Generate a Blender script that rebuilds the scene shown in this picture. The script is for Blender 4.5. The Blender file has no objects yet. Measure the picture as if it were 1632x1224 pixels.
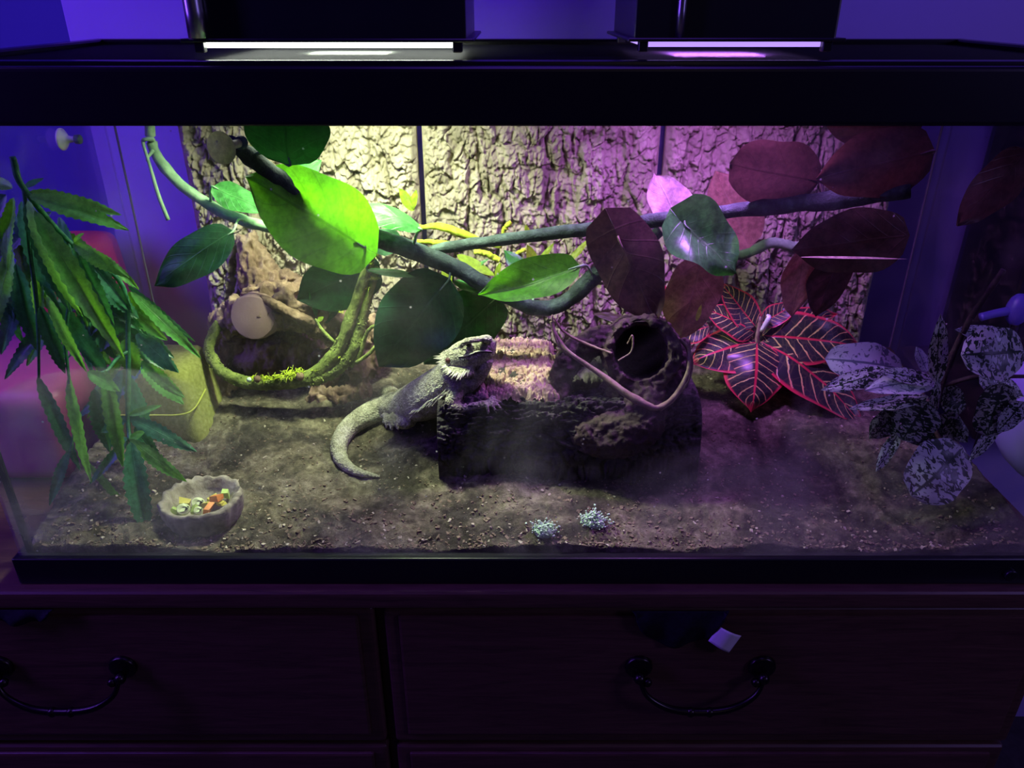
import bpy, bmesh, math, random
import numpy as np
from mathutils import Vector, Matrix, Euler
random.seed(7)
RNG = np.random.default_rng(11)
SC = bpy.context.scene
COL = SC.collection

# ------------------------------------------------------------------ camera, world, lights, exposure
F_PX, PITCH = 1232.0, math.radians(26.5)
CAM = Vector((0.0, -0.732, 0.631))
cam_d = bpy.data.cameras.new('camera'); cam = bpy.data.objects.new('camera', cam_d); COL.objects.link(cam)
cam.location = CAM; cam.rotation_euler = (math.pi/2 - PITCH, 0, 0)
cam_d.sensor_width = 36.0; cam_d.lens = F_PX/1632*36.0; cam_d.clip_start = 0.02
SC.camera = cam

world = bpy.data.worlds.new('world'); SC.world = world; world.use_nodes = True
world.node_tree.nodes['Background'].inputs[0].default_value = (0.10, 0.05, 1.0, 1)
world.node_tree.nodes['Background'].inputs[1].default_value = 0.012

SC.view_settings.view_transform = 'Standard'; SC.view_settings.look = 'None'
SC.view_settings.gamma = 1.0; SC.view_settings.use_curve_mapping = False
SC.view_settings.exposure = 0.0

def area_light(name, loc, size, power, color, target=None, parent=None, size_y=None, spread=180):
    d = bpy.data.lights.new(name, 'AREA'); d.energy = power; d.color = color
    d.size = size; d.spread = math.radians(spread)
    if size_y: d.shape = 'RECTANGLE'; d.size_y = size_y
    o = bpy.data.objects.new(name, d); COL.objects.link(o); o.location = loc
    if target is not None:
        o.rotation_euler = (Vector(target)-Vector(loc)).to_track_quat('-Z', 'Y').to_euler()
    if parent:
        o.parent = parent; o.matrix_parent_inverse = Matrix.Translation(-parent.location)
    return o

# blue-violet LED light of the room: one lamp high at the left, one under the ceiling behind the tank
area_light('room_led_lamp', (-1.6, -0.30, 1.05), 0.15, 20.0, (0.20, 0.07, 1.0), (0, 0.3, 0.3), None, 1.3)
area_light('ceiling_led_lamp', (0.2, 0.05, 2.2), 1.0, 8.5, (0.20, 0.07, 1.0), (0.2, 0.3, 0.4))
area_light('corner_fill_light', (1.9, -1.1, 1.0), 0.4, 6.5, (0.36, 0.26, 1.0), (0.5, 0.1, 0.2))  # unseen blue fill, added to brighten the spotted plant's leaves
# faint warm fill light, added behind the camera to lift the drawers
area_light('room_lamp', (0.6, -2.6, 1.5), 0.8, 0.6, (1.0, 0.80, 0.66), (0, 0, 0))
POWER_WHITE, POWER_VIOLET = 5.0, 3.5
COL_WHITE, COL_VIOLET = (0.84, 1.0, 0.66), (0.53, 0.17, 1.0)
SPREAD_WHITE, SPREAD_VIOLET = 140, 160
SC.cycles.max_bounces = 6; SC.cycles.diffuse_bounces = 2; SC.cycles.glossy_bounces = 2; SC.cycles.transparent_max_bounces = 12
SC.cycles.caustics_reflective = False; SC.cycles.caustics_refractive = False

# ------------------------------------------------------------------ helpers: placing
Fv = Vector((0, math.cos(PITCH), -math.sin(PITCH))); Uv = Vector((0, math.sin(PITCH), math.cos(PITCH))); Rv = Vector((1, 0, 0))
def ray(px, py): return Fv + Rv*((px-816)/F_PX) + Uv*((612-py)/F_PX)
def P(px, py, y):
    d = ray(px, py); return CAM + d*((y-CAM.y)/d.y)
def mpp(p): return (Vector(p)-CAM).dot(Fv)/F_PX      # metres that one pixel covers at p
def ground(x, y):
    return 0.045 + 0.15*y + 0.006*math.sin(x*9+1)*math.sin(y*14) + 0.004*math.sin(x*23+y*17)
def G(px, py, dz=0.0):
    d = ray(px, py); t = 1.0
    for _ in range(40):
        p = CAM + d*t; t += (p.z-ground(p.x, p.y)-dz)*0.9
    return CAM + d*t

# ------------------------------------------------------------------ helpers: noise (numpy)
def _h(ix, iy, iz, s):
    n = (ix.astype(np.int64)*374761393 + iy.astype(np.int64)*668265263 + iz.astype(np.int64)*2147483647 + s*974634777) & 0xffffffff
    n = ((n ^ (n >> 13))*1274126177) & 0xffffffff
    n = ((n ^ (n >> 16))*2246822519) & 0xffffffff
    return ((n ^ (n >> 15)) & 0xffffff)/float(0xffffff)
def vnoise(x, y, z=None, s=0):
    x = np.asarray(x, float); y = np.asarray(y, float); z = np.zeros_like(x) if z is None else np.asarray(z, float)
    ix, iy, iz = np.floor(x), np.floor(y), np.floor(z); fx, fy, fz = x-ix, y-iy, z-iz
    q = lambda t: t*t*t*(t*(t*6-15)+10)
    fx, fy, fz = q(fx), q(fy), q(fz); r = 0
    for a in (0, 1):
        for b in (0, 1):
            for c in (0, 1):
                r = r + _h(ix+a, iy+b, iz+c, s)*(fx if a else 1-fx)*(fy if b else 1-fy)*(fz if c else 1-fz)
    return r*2-1
def fbm(x, y, z=None, o=4, s=0):
    r, a, f = 0, 1.0, 1.0
    for k in range(o):
        r = r + a*vnoise(x*f, y*f, None if z is None else z*f, s+k*17); a *= .5; f *= 2.03
    return r/1.9
def worley(x, y, s=0, vec=False):
    dyy = np.zeros(x.shape)
    ix, iy = np.floor(x), np.floor(y); f1 = np.full(x.shape, 9.); f2 = f1.copy(); cid = np.zeros(x.shape); z = np.zeros_like(ix)
    for a in (-1, 0, 1):
        for b in (-1, 0, 1):
            cx, cy = ix+a, iy+b
            d = np.hypot(cx+_h(cx, cy, z, s)-x, cy+_h(cx, cy, z, s+5)-y); r = _h(cx, cy, z, s+9)
            m = d < f1; dyy = np.where(m, y-(cy+_h(cx, cy, z, s+5)), dyy)
            f2 = np.where(m, f1, np.minimum(f2, d)); cid = np.where(m, r, cid); f1 = np.where(m, d, f1)
    return (f1, f2, cid, dyy) if vec else (f1, f2, cid)
def sstep(a, b, x):
    t = np.clip((x-a)/(b-a), 0, 1); return t*t*(3-2*t)

# ------------------------------------------------------------------ helpers: objects
def tag(o, label=None, cat=None, group=None, kind=None):
    if label: o['label'] = label
    if cat: o['category'] = cat
    if group: o['group'] = group
    if kind: o['kind'] = kind
    return o
def thing(name, loc, label, cat, group=None):
    o = bpy.data.objects.new(name, None); COL.objects.link(o); o.location = loc; o.empty_display_size = 0.02
    return tag(o, label, cat, group)
def root_loc(o):
    v = Vector((0, 0, 0))
    while o is not None: v = v + o.location; o = o.parent
    return v
def adopt(o, parent):
    if parent is not None:
        o.parent = parent; o.matrix_parent_inverse = parent.matrix_basis.inverted() if parent.parent is None else (parent.parent.matrix_basis @ parent.matrix_parent_inverse @ parent.matrix_basis).inverted()
    return o
def link_mesh(name, me, mat, parent=None, smooth=True):
    if mat is not None:
        me.materials.clear(); me.materials.append(mat)
    if smooth: me.polygons.foreach_set('use_smooth', [True]*len(me.polygons))
    o = bpy.data.objects.new(name, me); COL.objects.link(o)
    return adopt(o, parent)
def obj(name, verts, faces, mat, parent=None, uvs=None, smooth=True):
    me = bpy.data.meshes.new(name)
    me.from_pydata([tuple(v) for v in verts], [], faces)
    if uvs is not None:
        l = me.uv_layers.new(name='UVMap'); idx = np.empty(len(me.loops), int); me.loops.foreach_get('vertex_index', idx)
        l.data.foreach_set('uv', np.asarray(uvs, np.float32)[idx].ravel())
    me.validate(); me.update()
    return link_mesh(name, me, mat, parent, smooth)
def bm_obj(name, bm, mat, parent=None, smooth=False):
    me = bpy.data.meshes.new(name); bmesh.ops.recalc_face_normals(bm, faces=bm.faces[:]); bm.to_mesh(me); bm.free()
    return link_mesh(name, me, mat, parent, smooth)
def add_box(bm, lo, hi, bev=0.0, seg=2, mat=None):
    r = bmesh.ops.create_cube(bm, size=1.0); vs = r['verts']
    lo, hi = Vector(lo), Vector(hi); c = (lo+hi)/2; s = hi-lo
    for v in vs: v.co = Vector((c.x+v.co.x*s.x, c.y+v.co.y*s.y, c.z+v.co.z*s.z))
    if bev > 0:
        es = list({e for v in vs for e in v.link_edges})
        b = bmesh.ops.bevel(bm, geom=es, offset=bev, segments=seg, profile=0.6, affect='EDGES')
        vs = list({v for f in b['faces'] for v in f.verts} | {v for v in vs if v.is_valid})
    if mat is not None:
        for v in vs: v.co = mat @ v.co
    return vs
def rbox(name, lo, hi, mat, parent=None, bev=0.002, seg=2, m=None):
    bm = bmesh.new(); add_box(bm, lo, hi, bev, seg, m); return bm_obj(name, bm, mat, parent, False)
def catmull(pts, n):
    pts = [np.asarray(p, float) for p in pts]
    if len(pts) < 3:
        return [pts[0]+(pts[-1]-pts[0])*k/n for k in range(n+1)]
    q = [2*pts[0]-pts[1]]+pts+[2*pts[-1]-pts[-2]]; out = []
    per = max(1, n//(len(pts)-1))
    for i in range(1, len(q)-2):
        for k in range(per):
            t = k/per; a, b, c, d = q[i-1], q[i], q[i+1], q[i+2]
            out.append(.5*((2*b)+(c-a)*t+(2*a-5*b+4*c-d)*t*t+(3*b-a-3*c+d)*t**3))
    out.append(pts[-1]); return out
class MB:
    def __init__(s): s.v = []; s.f = []
    def add(s, v, f):
        n = len(s.v); s.v += [tuple(x) for x in v]; s.f += [tuple(i+n for i in q) for q in f]
    def tube(s, pts, rad, n=8, res=None, flat=1.0, up=(0, 0, 1), rough=0.0, seed=0, twist=0.0):
        """round tube through pts; rad per control point (number or (side, up) pair)"""
        k = len(pts); R = [r if isinstance(r, (tuple, list)) else (r, r*flat) for r in (rad if isinstance(rad, (list, tuple)) else [rad]*k)]
        full = [np.array([*p, *r], float) for p, r in zip(pts, R)]
        c = catmull(full, res or max(8, 5*(k-1))); m = len(c); up = np.asarray(up, float); vs = []
        for i in range(m):
            t = c[min(i+1, m-1)][:3]-c[max(i-1, 0)][:3]; t = t/(np.linalg.norm(t)+1e-12)
            a = np.cross(t, up)
            if np.linalg.norm(a) < .05: a = np.cross(t, np.array([0.13, 1., .2]))
            a /= np.linalg.norm(a); b = np.cross(a, t)
            for j in range(n):
                an = 2*math.pi*j/n + twist*i
                g = 1.0
                if rough: g = 1+rough*float(fbm(np.array([i*.35]), np.array([math.cos(an)*1.3]), np.array([math.sin(an)*1.3]), 2, seed)[0])
                vs.append(c[i][:3]+a*math.cos(an)*max(c[i][3], 1e-5)*g+b*math.sin(an)*max(c[i][4], 1e-5)*g)
        fs = [(i*n+j, i*n+(j+1) % n, (i+1)*n+(j+1) % n, (i+1)*n+j) for i in range(m-1) for j in range(n)]
        vs.append(c[0][:3]); vs.append(c[-1][:3]); a, b = m*n, m*n+1
        fs += [(a, (j+1) % n, j) for j in range(n)]+[(b, (m-1)*n+j, (m-1)*n+(j+1) % n) for j in range(n)]
        s.add(vs, fs)
    def ball(s, c, r, n=10):
        r = (r, r, r) if not isinstance(r, (tuple, list)) else r; vs = [(c[0], c[1], c[2]+r[2])]; m = max(4, n//2)
        for i in range(1, m):
            a = math.pi*i/m
            for j in range(n): vs.append((c[0]+r[0]*math.sin(a)*math.cos(2*math.pi*j/n), c[1]+r[1]*math.sin(a)*math.sin(2*math.pi*j/n), c[2]+r[2]*math.cos(a)))
        vs.append((c[0], c[1], c[2]-r[2])); L = len(vs)-1
        fs = [(0, 1+j, 1+(j+1) % n) for j in range(n)]
        for i in range(m-2): fs += [(1+i*n+j, 1+(i+1)*n+j, 1+(i+1)*n+(j+1) % n, 1+i*n+(j+1) % n) for j in range(n)]
        fs += [(L, 1+(m-2)*n+(j+1) % n, 1+(m-2)*n+j) for j in range(n)]
        s.add(vs, fs)
    def cone(s, base, tip, r, n=4):
        base = np.asarray(base, float); tip = np.asarray(tip, float); t = tip-base; t /= np.linalg.norm(t)+1e-9
        a = np.cross(t, [0.3, .5, .81]); a /= np.linalg.norm(a)+1e-9; b = np.cross(t, a)
        vs = [base+r*(a*math.cos(2*math.pi*j/n)+b*math.sin(2*math.pi*j/n)) for j in range(n)]+[tip]
        s.add(vs, [(j, (j+1) % n, n) for j in range(n)]+[tuple(range(n-1, -1, -1))])
    def chip(s, c, r, rng, flat=.5):
        q = [(-1, -1, -1), (1, -1, -1), (1, 1, -1), (-1, 1, -1), (-1, -1, 1), (1, -1, 1), (1, 1, 1), (-1, 1, 1)]
        sc = r*np.array([rng.uniform(.6, 1.3), rng.uniform(.4, .9), flat*rng.uniform(.5, 1.2)])
        m = np.array(Euler((rng.uniform(-.5, .5), rng.uniform(-.5, .5), rng.uniform(0, 6.28))).to_matrix())
        vs = [np.asarray(c)+m@((np.array(v)*rng.uniform(.55, 1, 3))*sc) for v in q]
        s.add(vs, [(0, 3, 2, 1), (4, 5, 6, 7), (0, 1, 5, 4), (1, 2, 6, 5), (2, 3, 7, 6), (3, 0, 4, 7)])
    def obj(s, name, mat, parent=None, smooth=True): return obj(name, s.v, s.f, mat, parent, None, smooth)
    def fuse(s, name, mat, parent=None, voxel=0.002, smooth=3, disp=None, cut=None):
        """one continuous skin around everything collected"""
        me = bpy.data.meshes.new('tmp'); me.from_pydata(s.v, [], s.f); me.update()
        o = bpy.data.objects.new('tmp', me); COL.objects.link(o)
        r = o.modifiers.new('r', 'REMESH'); r.mode = 'VOXEL'; r.voxel_size = voxel; r.adaptivity = 0
        co = None
        if cut is not None:
            cm = bpy.data.meshes.new('tmpc'); cm.from_pydata(cut.v, [], cut.f); cm.update(); co = bpy.data.objects.new('tmpc', cm); COL.objects.link(co)
            b = o.modifiers.new('b', 'BOOLEAN'); b.operation = 'DIFFERENCE'; b.object = co; b.solver = 'FAST'
            r2 = o.modifiers.new('r2', 'REMESH'); r2.mode = 'VOXEL'; r2.voxel_size = voxel
        if smooth:
            k = o.modifiers.new('s', 'SMOOTH'); k.factor = .5; k.iterations = smooth
        dg = bpy.context.evaluated_depsgraph_get(); dg.update()
        res = bpy.data.meshes.new_from_object(o.evaluated_get(dg))
        bpy.data.objects.remove(o); bpy.data.meshes.remove(me)
        if co: bpy.data.objects.remove(co)
        if disp is not None:
            n = len(res.vertices); c = np.empty(n*3, np.float32); nn = np.empty(n*3, np.float32)
            res.vertices.foreach_get('co', c); res.vertices.foreach_get('normal', nn); c = c.reshape(-1, 3).astype(float); nn = nn.reshape(-1, 3)
            c = c+nn*disp(c)[:, None]; res.vertices.foreach_set('co', c.astype(np.float32).ravel()); res.update()
        res.name = name
        return link_mesh(name, res, mat, parent, True)
def grid_obj(name, X, Y, Z, mat, parent=None, uv=None, smooth=True):
    h, w = X.shape; v = np.stack([X, Y, Z], -1).reshape(-1, 3)
    i = np.arange(h*w).reshape(h, w); f = np.stack([i[:-1, :-1], i[:-1, 1:], i[1:, 1:], i[1:, :-1]], -1).reshape(-1, 4)
    me = bpy.data.meshes.new(name); me.vertices.add(len(v)); me.vertices.foreach_set('co', v.astype(np.float32).ravel())
    me.loops.add(f.size); me.loops.foreach_set('vertex_index', f.astype(np.int32).ravel())
    me.polygons.add(len(f)); me.polygons.foreach_set('loop_start', np.arange(0, f.size, 4, dtype=np.int32)); me.update(calc_edges=True); me.validate()
    return link_mesh(name, me, mat, parent, smooth)

# ------------------------------------------------------------------ helpers: materials
class NT:
    def __init__(s, name):
        s.m = bpy.data.materials.new(name); s.m.use_nodes = True; s.t = s.m.node_tree
        s.b = s.t.nodes['Principled BSDF']; s.out = s.t.nodes['Material Output']
    def n(s, typ, **kw):
        o = s.t.nodes.new('ShaderNode'+typ)
        for k, v in kw.items(): setattr(o, k, v)
        return o
    def put(s, sock, v):
        if hasattr(v, 'is_output') or isinstance(v, bpy.types.NodeSocket): s.t.links.new(v, sock)
        elif isinstance(v, (tuple, list)) and len(v) == 3 and sock.type == 'RGBA': sock.default_value = (*v, 1)
        else: sock.default_value = v
    def math(s, op, a, b=0.0, c=None, clamp=False):
        o = s.n('Math', operation=op); o.use_clamp = clamp; s.put(o.inputs[0], a); s.put(o.inputs[1], b)
        if c is not None: s.put(o.inputs[2], c)
        return o.outputs[0]
    def mix(s, f, a, b, mode='MIX'):
        o = s.n('Mix', data_type='RGBA', blend_type=mode); s.put(o.inputs[0], f); s.put(o.inputs[6], a); s.put(o.inputs[7], b); return o.outputs[2]
    def coord(s, k='Object'): return s.n('TexCoord').outputs[k]
    def mapping(s, v, scale=(1, 1, 1), loc=(0, 0, 0)):
        o = s.n('Mapping'); s.t.links.new(v, o.inputs[0]); o.inputs['Scale'].default_value = scale; o.inputs['Location'].default_value = loc; return o.outputs[0]
    def noise(s, v, scale, detail=4, rough=.55, dist=0, out=0):
        o = s.n('TexNoise'); s.t.links.new(v, o.inputs['Vector']); o.inputs['Scale'].default_value = scale; o.inputs['Detail'].default_value = detail
        o.inputs['Roughness'].default_value = rough; o.inputs['Distortion'].default_value = dist; return o.outputs[out]
    def voro(s, v, scale, feature='F1', out='Distance', rand=1.0):
        o = s.n('TexVoronoi', feature=feature); s.t.links.new(v, o.inputs['Vector']); o.inputs['Scale'].default_value = scale; o.inputs['Randomness'].default_value = rand; return o.outputs[out]
    def ramp(s, f, stops, interp='LINEAR'):
        o = s.n('ValToRGB'); o.color_ramp.interpolation = interp; e = o.color_ramp.elements
        while len(e) < len(stops): e.new(.5)
        for k, (p, c) in zip(e, stops): k.position = p; k.color = (*c, 1) if len(c) == 3 else c
        s.put(o.inputs[0], f); return o.outputs[0]
    def step(s, f, a, b):
        o = s.n('MapRange', interpolation_type='SMOOTHSTEP'); s.put(o.inputs[0], f); o.inputs[1].default_value = a; o.inputs[2].default_value = b; return o.outputs[0]
    def sep(s, v):
        o = s.n('SeparateXYZ'); s.t.links.new(v, o.inputs[0]); return o.outputs
    def comb(s, x, y, z=0.0):
        o = s.n('CombineXYZ'); s.put(o.inputs[0], x); s.put(o.inputs[1], y); s.put(o.inputs[2], z); return o.outputs[0]
    def bump(s, h, strength=.5, dist=.002):
        o = s.n('Bump'); o.inputs['Strength'].default_value = strength; o.inputs['Distance'].default_value = dist; s.put(o.inputs['Height'], h)
        s.t.links.new(o.outputs[0], s.b.inputs['Normal']); return o.outputs[0]
    def set(s, **kw):
        for k, v in kw.items(): s.put(s.b.inputs[k.replace('_', ' ')], v)
        return s
def plain(name, col, rough=.5, metal=0.0, vary=.15, scale=60, bump=.0, spec=None):
    t = NT(name); v = t.coord(); n = t.noise(v, scale, 3)
    t.set(Base_Color=t.mix(n, tuple(c*(1-vary) for c in col), tuple(min(1, c*(1+vary)) for c in col)), Roughness=rough, Metallic=metal)
    if spec is not None: t.b.inputs['Specular IOR Level'].default_value = spec
    if bump: t.bump(t.noise(v, scale*3, 4), bump, .001)
    return t.m
def noisy(name, c0, c1, c2, scale=40, stretch=(1, 1, 1), rough=.85, bump=.4, bscale=300, bdist=.0015, detail=6):
    t = NT(name); v = t.mapping(t.coord(), stretch); n = t.noise(v, scale, detail, .62, .3)
    t.set(Base_Color=t.ramp(n, [(.30, c0), (.5, c1), (.70, c2)]), Roughness=rough); t.b.inputs['Specular IOR Level'].default_value = .25
    t.bump(t.noise(v, bscale, 5, .6), bump, bdist); return t.m
def leafmat(name, col, vein, trans, rough=.38, tf=.45, nv=7.0, vstr=.7):
    t = NT(name); u = t.sep(t.coord('UV')); a = t.math('ABSOLUTE', t.math('SUBTRACT', t.math('MULTIPLY', u[1], 2), 1))
    band = t.math('PINGPONG', t.math('SUBTRACT', t.math('MULTIPLY', u[0], nv), t.math('MULTIPLY', a, nv*.32)), .5)
    side = t.math('SUBTRACT', 1, t.step(band, .0, .07)); mid = t.math('SUBTRACT', 1, t.step(a, .015, .05))
    ve = t.math('MAXIMUM', t.math('MULTIPLY', side, .55), mid)
    nz = t.step(t.noise(t.coord(), 130, 4, .7), .3, .7)
    c = t.mix(nz, tuple(k*.62 for k in col), tuple(min(1, k*1.32) for k in col)); c = t.mix(t.math('MULTIPLY', ve, vstr), c, vein)
    t.set(Base_Color=c, Roughness=rough)
    t.bump(t.math('ADD', t.math('MULTIPLY', ve, -.6), t.math('MULTIPLY', t.noise(t.coord(), 240, 3), .35)), .6, .001)
    tr = t.n('BsdfTranslucent'); t.put(tr.inputs[0], t.mix(t.math('MULTIPLY', ve, .7), t.mix(nz, tuple(k*.78 for k in trans), tuple(min(1, k*1.15) for k in trans)), tuple(k*.45 for k in trans)))
    mx = t.n('MixShader'); mx.inputs[0].default_value = tf; t.t.links.new(t.b.outputs[0], mx.inputs[1]); t.t.links.new(tr.outputs[0], mx.inputs[2]); t.t.links.new(mx.outputs[0], t.out.inputs[0])
    return t.m

def glassmat(name, dust, painted_reflections=()):
    """clear pane with a thin film of dust; smears: (cx, cz, rx, rz, amount) room reflections painted as haze into the pane"""
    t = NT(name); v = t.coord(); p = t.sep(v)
    if not painted_reflections: return thin_glass(t, t.math('MULTIPLY', t.step(t.noise(v, 7, 2, .6, .8), .4, .75), dust))
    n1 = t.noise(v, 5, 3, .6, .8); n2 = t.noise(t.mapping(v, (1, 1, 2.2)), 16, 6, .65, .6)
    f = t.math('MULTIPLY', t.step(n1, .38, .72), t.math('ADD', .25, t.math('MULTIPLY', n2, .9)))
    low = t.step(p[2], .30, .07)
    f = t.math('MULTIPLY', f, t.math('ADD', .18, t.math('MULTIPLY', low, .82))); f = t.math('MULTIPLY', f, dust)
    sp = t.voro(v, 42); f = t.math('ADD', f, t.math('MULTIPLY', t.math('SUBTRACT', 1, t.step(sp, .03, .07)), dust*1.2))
    for cx, cz, rx, rz, am in painted_reflections:
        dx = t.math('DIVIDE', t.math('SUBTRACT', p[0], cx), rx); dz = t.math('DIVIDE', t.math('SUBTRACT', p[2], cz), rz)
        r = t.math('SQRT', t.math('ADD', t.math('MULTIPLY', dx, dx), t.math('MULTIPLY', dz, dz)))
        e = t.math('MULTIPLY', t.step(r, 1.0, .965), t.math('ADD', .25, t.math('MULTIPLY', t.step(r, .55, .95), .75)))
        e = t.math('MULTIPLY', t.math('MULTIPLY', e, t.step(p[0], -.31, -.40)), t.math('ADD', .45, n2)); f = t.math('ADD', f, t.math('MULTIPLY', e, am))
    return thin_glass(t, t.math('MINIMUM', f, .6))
def thin_glass(t, f):
    tp = t.n('BsdfTransparent'); tp.inputs[0].default_value = (.98, .985, .98, 1)
    gl = t.n('BsdfGlossy'); gl.inputs['Roughness'].default_value = .02; gl.inputs[0].default_value = (1, 1, 1, 1)
    di = t.n('BsdfDiffuse'); di.inputs[0].default_value = (.78, .76, .74, 1); tr = t.n('BsdfTranslucent'); tr.inputs[0].default_value = (.78, .76, .74, 1)
    m0 = t.n('MixShader'); m0.inputs[0].default_value = .6; t.t.links.new(di.outputs[0], m0.inputs[1]); t.t.links.new(tr.outputs[0], m0.inputs[2])
    fr = t.n('LayerWeight'); fr.inputs[0].default_value = .12
    m1 = t.n('MixShader'); t.put(m1.inputs[0], t.math('MULTIPLY', fr.outputs['Fresnel'], .5)); t.t.links.new(tp.outputs[0], m1.inputs[1]); t.t.links.new(gl.outputs[0], m1.inputs[2])
    m2 = t.n('MixShader'); t.put(m2.inputs[0], f); t.t.links.new(m1.outputs[0], m2.inputs[1]); t.t.links.new(m0.outputs[0], m2.inputs[2])
    t.t.links.new(m2.outputs[0], t.out.inputs[0]); return t.m
def emit(name, col, strength):
    t = NT(name); v = t.coord(); n = t.noise(v, 8, 2)
    t.m.cycles.emission_sampling = 'NONE'
    t.set(Base_Color=(.5, .5, .5), Emission_Color=t.mix(n, tuple(c*.93 for c in col), col), Emission_Strength=strength, Roughness=.4); return t.m

def leafgeo(base, tip, width, nrm=(0, -.6, .8), prof='ovate', curl=0.0, fold=0.0, wave=0.0, ns=18, nt=6, serr=0, lobe=0.0, twist=0.0, seed=0, crump=.035):
    """blade from base to tip; width in metres; curl bends it along its length (part of length), fold raises its two halves"""
    base, tip = np.array(base, float), np.array(tip, float); u = tip-base; L = np.linalg.norm(u); u /= L
    n = np.array(nrm, float); v = np.cross(n, u); v /= np.linalg.norm(v)+1e-9; n = np.cross(u, v)
    vs, uv = [], []; rr = random.Random(seed); ph = rr.uniform(0, 6)
    for i in range(ns+1):
        s = i/ns
        if prof == 'ovate': w = (s**.5)*((1-s)**.72)*1.72
        elif prof == 'heart': w = (s**.36)*((1-s)**.8)*1.66
        elif prof == 'croton': w = (s**.5)*((1-s)**.95)*2.5
        elif prof == 'round': w = (s**.45)*((1-s)**.45)*1.86
        elif prof == 'broad': w = (s**.44)*((1-s)**.66)*1.78
        else: w = (s**.62)*((1-s)**.85)*1.95 if s < 1 else 0
        if prof not in ('round', 'lance'): w *= 1-.45*math.exp(-((1-s)/.10)**2)      # drawn-out tip
        w = max(w, .004)
        if serr and 0 < i < ns: w *= 1+(.13 if i % 2 else -.09)
        tw = twist*s
        for j in range(-nt, nt+1):
            t = j/nt; hw = .5*width*w*t
            h = curl*L*(s*(1-s)*4-.0)*.5 + fold*abs(hw)+wave*width*math.sin(9*s+ph+t*2)*abs(t)**1.5
            q = (s*2.6+ph, t*1.5+ph*3)
            h += width*crump*(math.sin(q[0]*3.1+q[1])*.5+math.sin(q[0]*1.3-q[1]*2.3)+.5*math.sin(q[0]*5.2+q[1]*3.1))*.5*min(1, s*4)
            hw *= 1+.05*math.sin(s*11+ph+(3 if t > 0 else 0))*abs(t)
            al = s*L-lobe*L*abs(t)**2*(1-s)**3
            a = v*math.cos(tw)+n*math.sin(tw); b = n*math.cos(tw)-v*math.sin(tw)
            vs.append(base+u*al+a*hw+b*h); uv.append((s, t*.5+.5))
    m = 2*nt+1
    fs = [(i*m+j, i*m+j+1, (i+1)*m+j+1, (i+1)*m+j) for i in range(ns) for j in range(m-1)]
    return vs, fs, uv
def leaf(parent, base, tip, wpx, mat, name='leaf', nrm=(0, -.6, .8), label=None, **kw):
    B, T = P(*base), P(*tip); w = wpx*mpp((B+T)/2)
    v, f, uv = leafgeo(B, T, w, nrm, seed=int(base[0]*7+tip[1]), **kw)
    o = obj(name, v, f, mat, parent, uv)
    if label: o['label'] = label
    return o

# ------------------------------------------------------------------ materials
M = {}
M['black'] = plain('black_plastic', (.007, .007, .009), .32, 0, .2, 30, .05)
M['lidblack'] = plain('black_lid_plastic', (.006, .006, .008), .22, 0, .2, 30)
M['wire'] = plain('dark_screen_wire', (.012, .012, .016), .45, .6)
M['housing'] = plain('black_lamp_enamel', (.010, .012, .014), .28, 0, .2, 20)
M['glass_front'] = glassmat('dusty_front_glass', .38, [(-.43, .12, .20, .168, .20)])  # the ellipse paints a soft room reflection into the glass haze
M['glass_side'] = glassmat('dusty_side_glass', .08)
tt = NT('clear_glass_face'); M['clear'] = thin_glass(tt, 0.0)
M['seal'] = plain('black_silicone', (.006, .006, .010), .4)
M['wall'] = plain('wall_tinted_by_led', (.50, .40, .92), .8, 0, .04, 8, .1)  # blue LED light partly put into the wall colour
M['wall2'] = plain('deep_blue_far_wall', (.16, .18, .62), .8, 0, .04, 8, .1)  # darker and bluer than the back wall
M['floorm'] = noisy('dark_carpet', (.05, .04, .04), (.07, .06, .06), (.09, .08, .08), 30)
t = NT('oak_veneer'); v = t.mapping(t.coord(), (1.2, 9, 14)); g = t.noise(v, 7, 8, .6, 1.4); g2 = t.noise(t.mapping(t.coord(), (4, 60, 90)), 9, 3)
t.set(Base_Color=t.ramp(t.math('ADD', t.math('MULTIPLY', g, .7), t.math('MULTIPLY', g2, .3)), [(.3, (.052, .026, .017)), (.5, (.098, .050, .031)), (.7, (.135, .070, .044))]), Roughness=.42); t.bump(g, .25, .001); M['oak'] = t.m
M['pull'] = plain('antique_brass_dark', (.045, .04, .035), .3, .9)
M['chrome'] = plain('highlight_rod_metal', (.5, .5, .55), .3, 1.0)
M['clearseal'] = plain('clear_silicone', (.12, .11, .14), .35)
t = NT('dry_soil_mix'); v = t.coord(); n = t.noise(v, 70, 8, .7, .3); shade_mottle = t.noise(v, 13, 6, .65, .8)
c = t.ramp(n, [(.30, (.058, .048, .031)), (.5, (.17, .143, .092)), (.70, (.35, .30, .20))]); t.set(Base_Color=t.mix(t.step(shade_mottle, .40, .62), t.mix(.78, c, (.018, .016, .013)), c), Roughness=.95)  # dark mottling paints leaf-shadow patches into the soil
t.b.inputs['Specular IOR Level'].default_value = .2; t.bump(t.noise(v, 420, 6, .7), .9, .003); M['soil'] = t.m
M['chip0'] = noisy('bark_chip_brown', (.10, .07, .045), (.18, .13, .085), (.26, .20, .13), 60)
M['chip1'] = noisy('bark_chip_pale', (.34, .29, .20), (.44, .38, .27), (.55, .49, .36), 60)
M['bark'] = noisy('pine_bark_relief', (.20, .165, .115), (.33, .28, .20), (.46, .40, .30), 26, (1, 1, .45), .9, .55, 260, .002, 8)
M['cork_shaded'] = noisy('shaded_log_bark', (.022, .018, .018), (.055, .047, .043), (.13, .115, .10), 38, (.5, 1, 1), .88, .7, 240, .003, 8)  # dark bark, with the shade of the unlit front put into its colour
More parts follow.
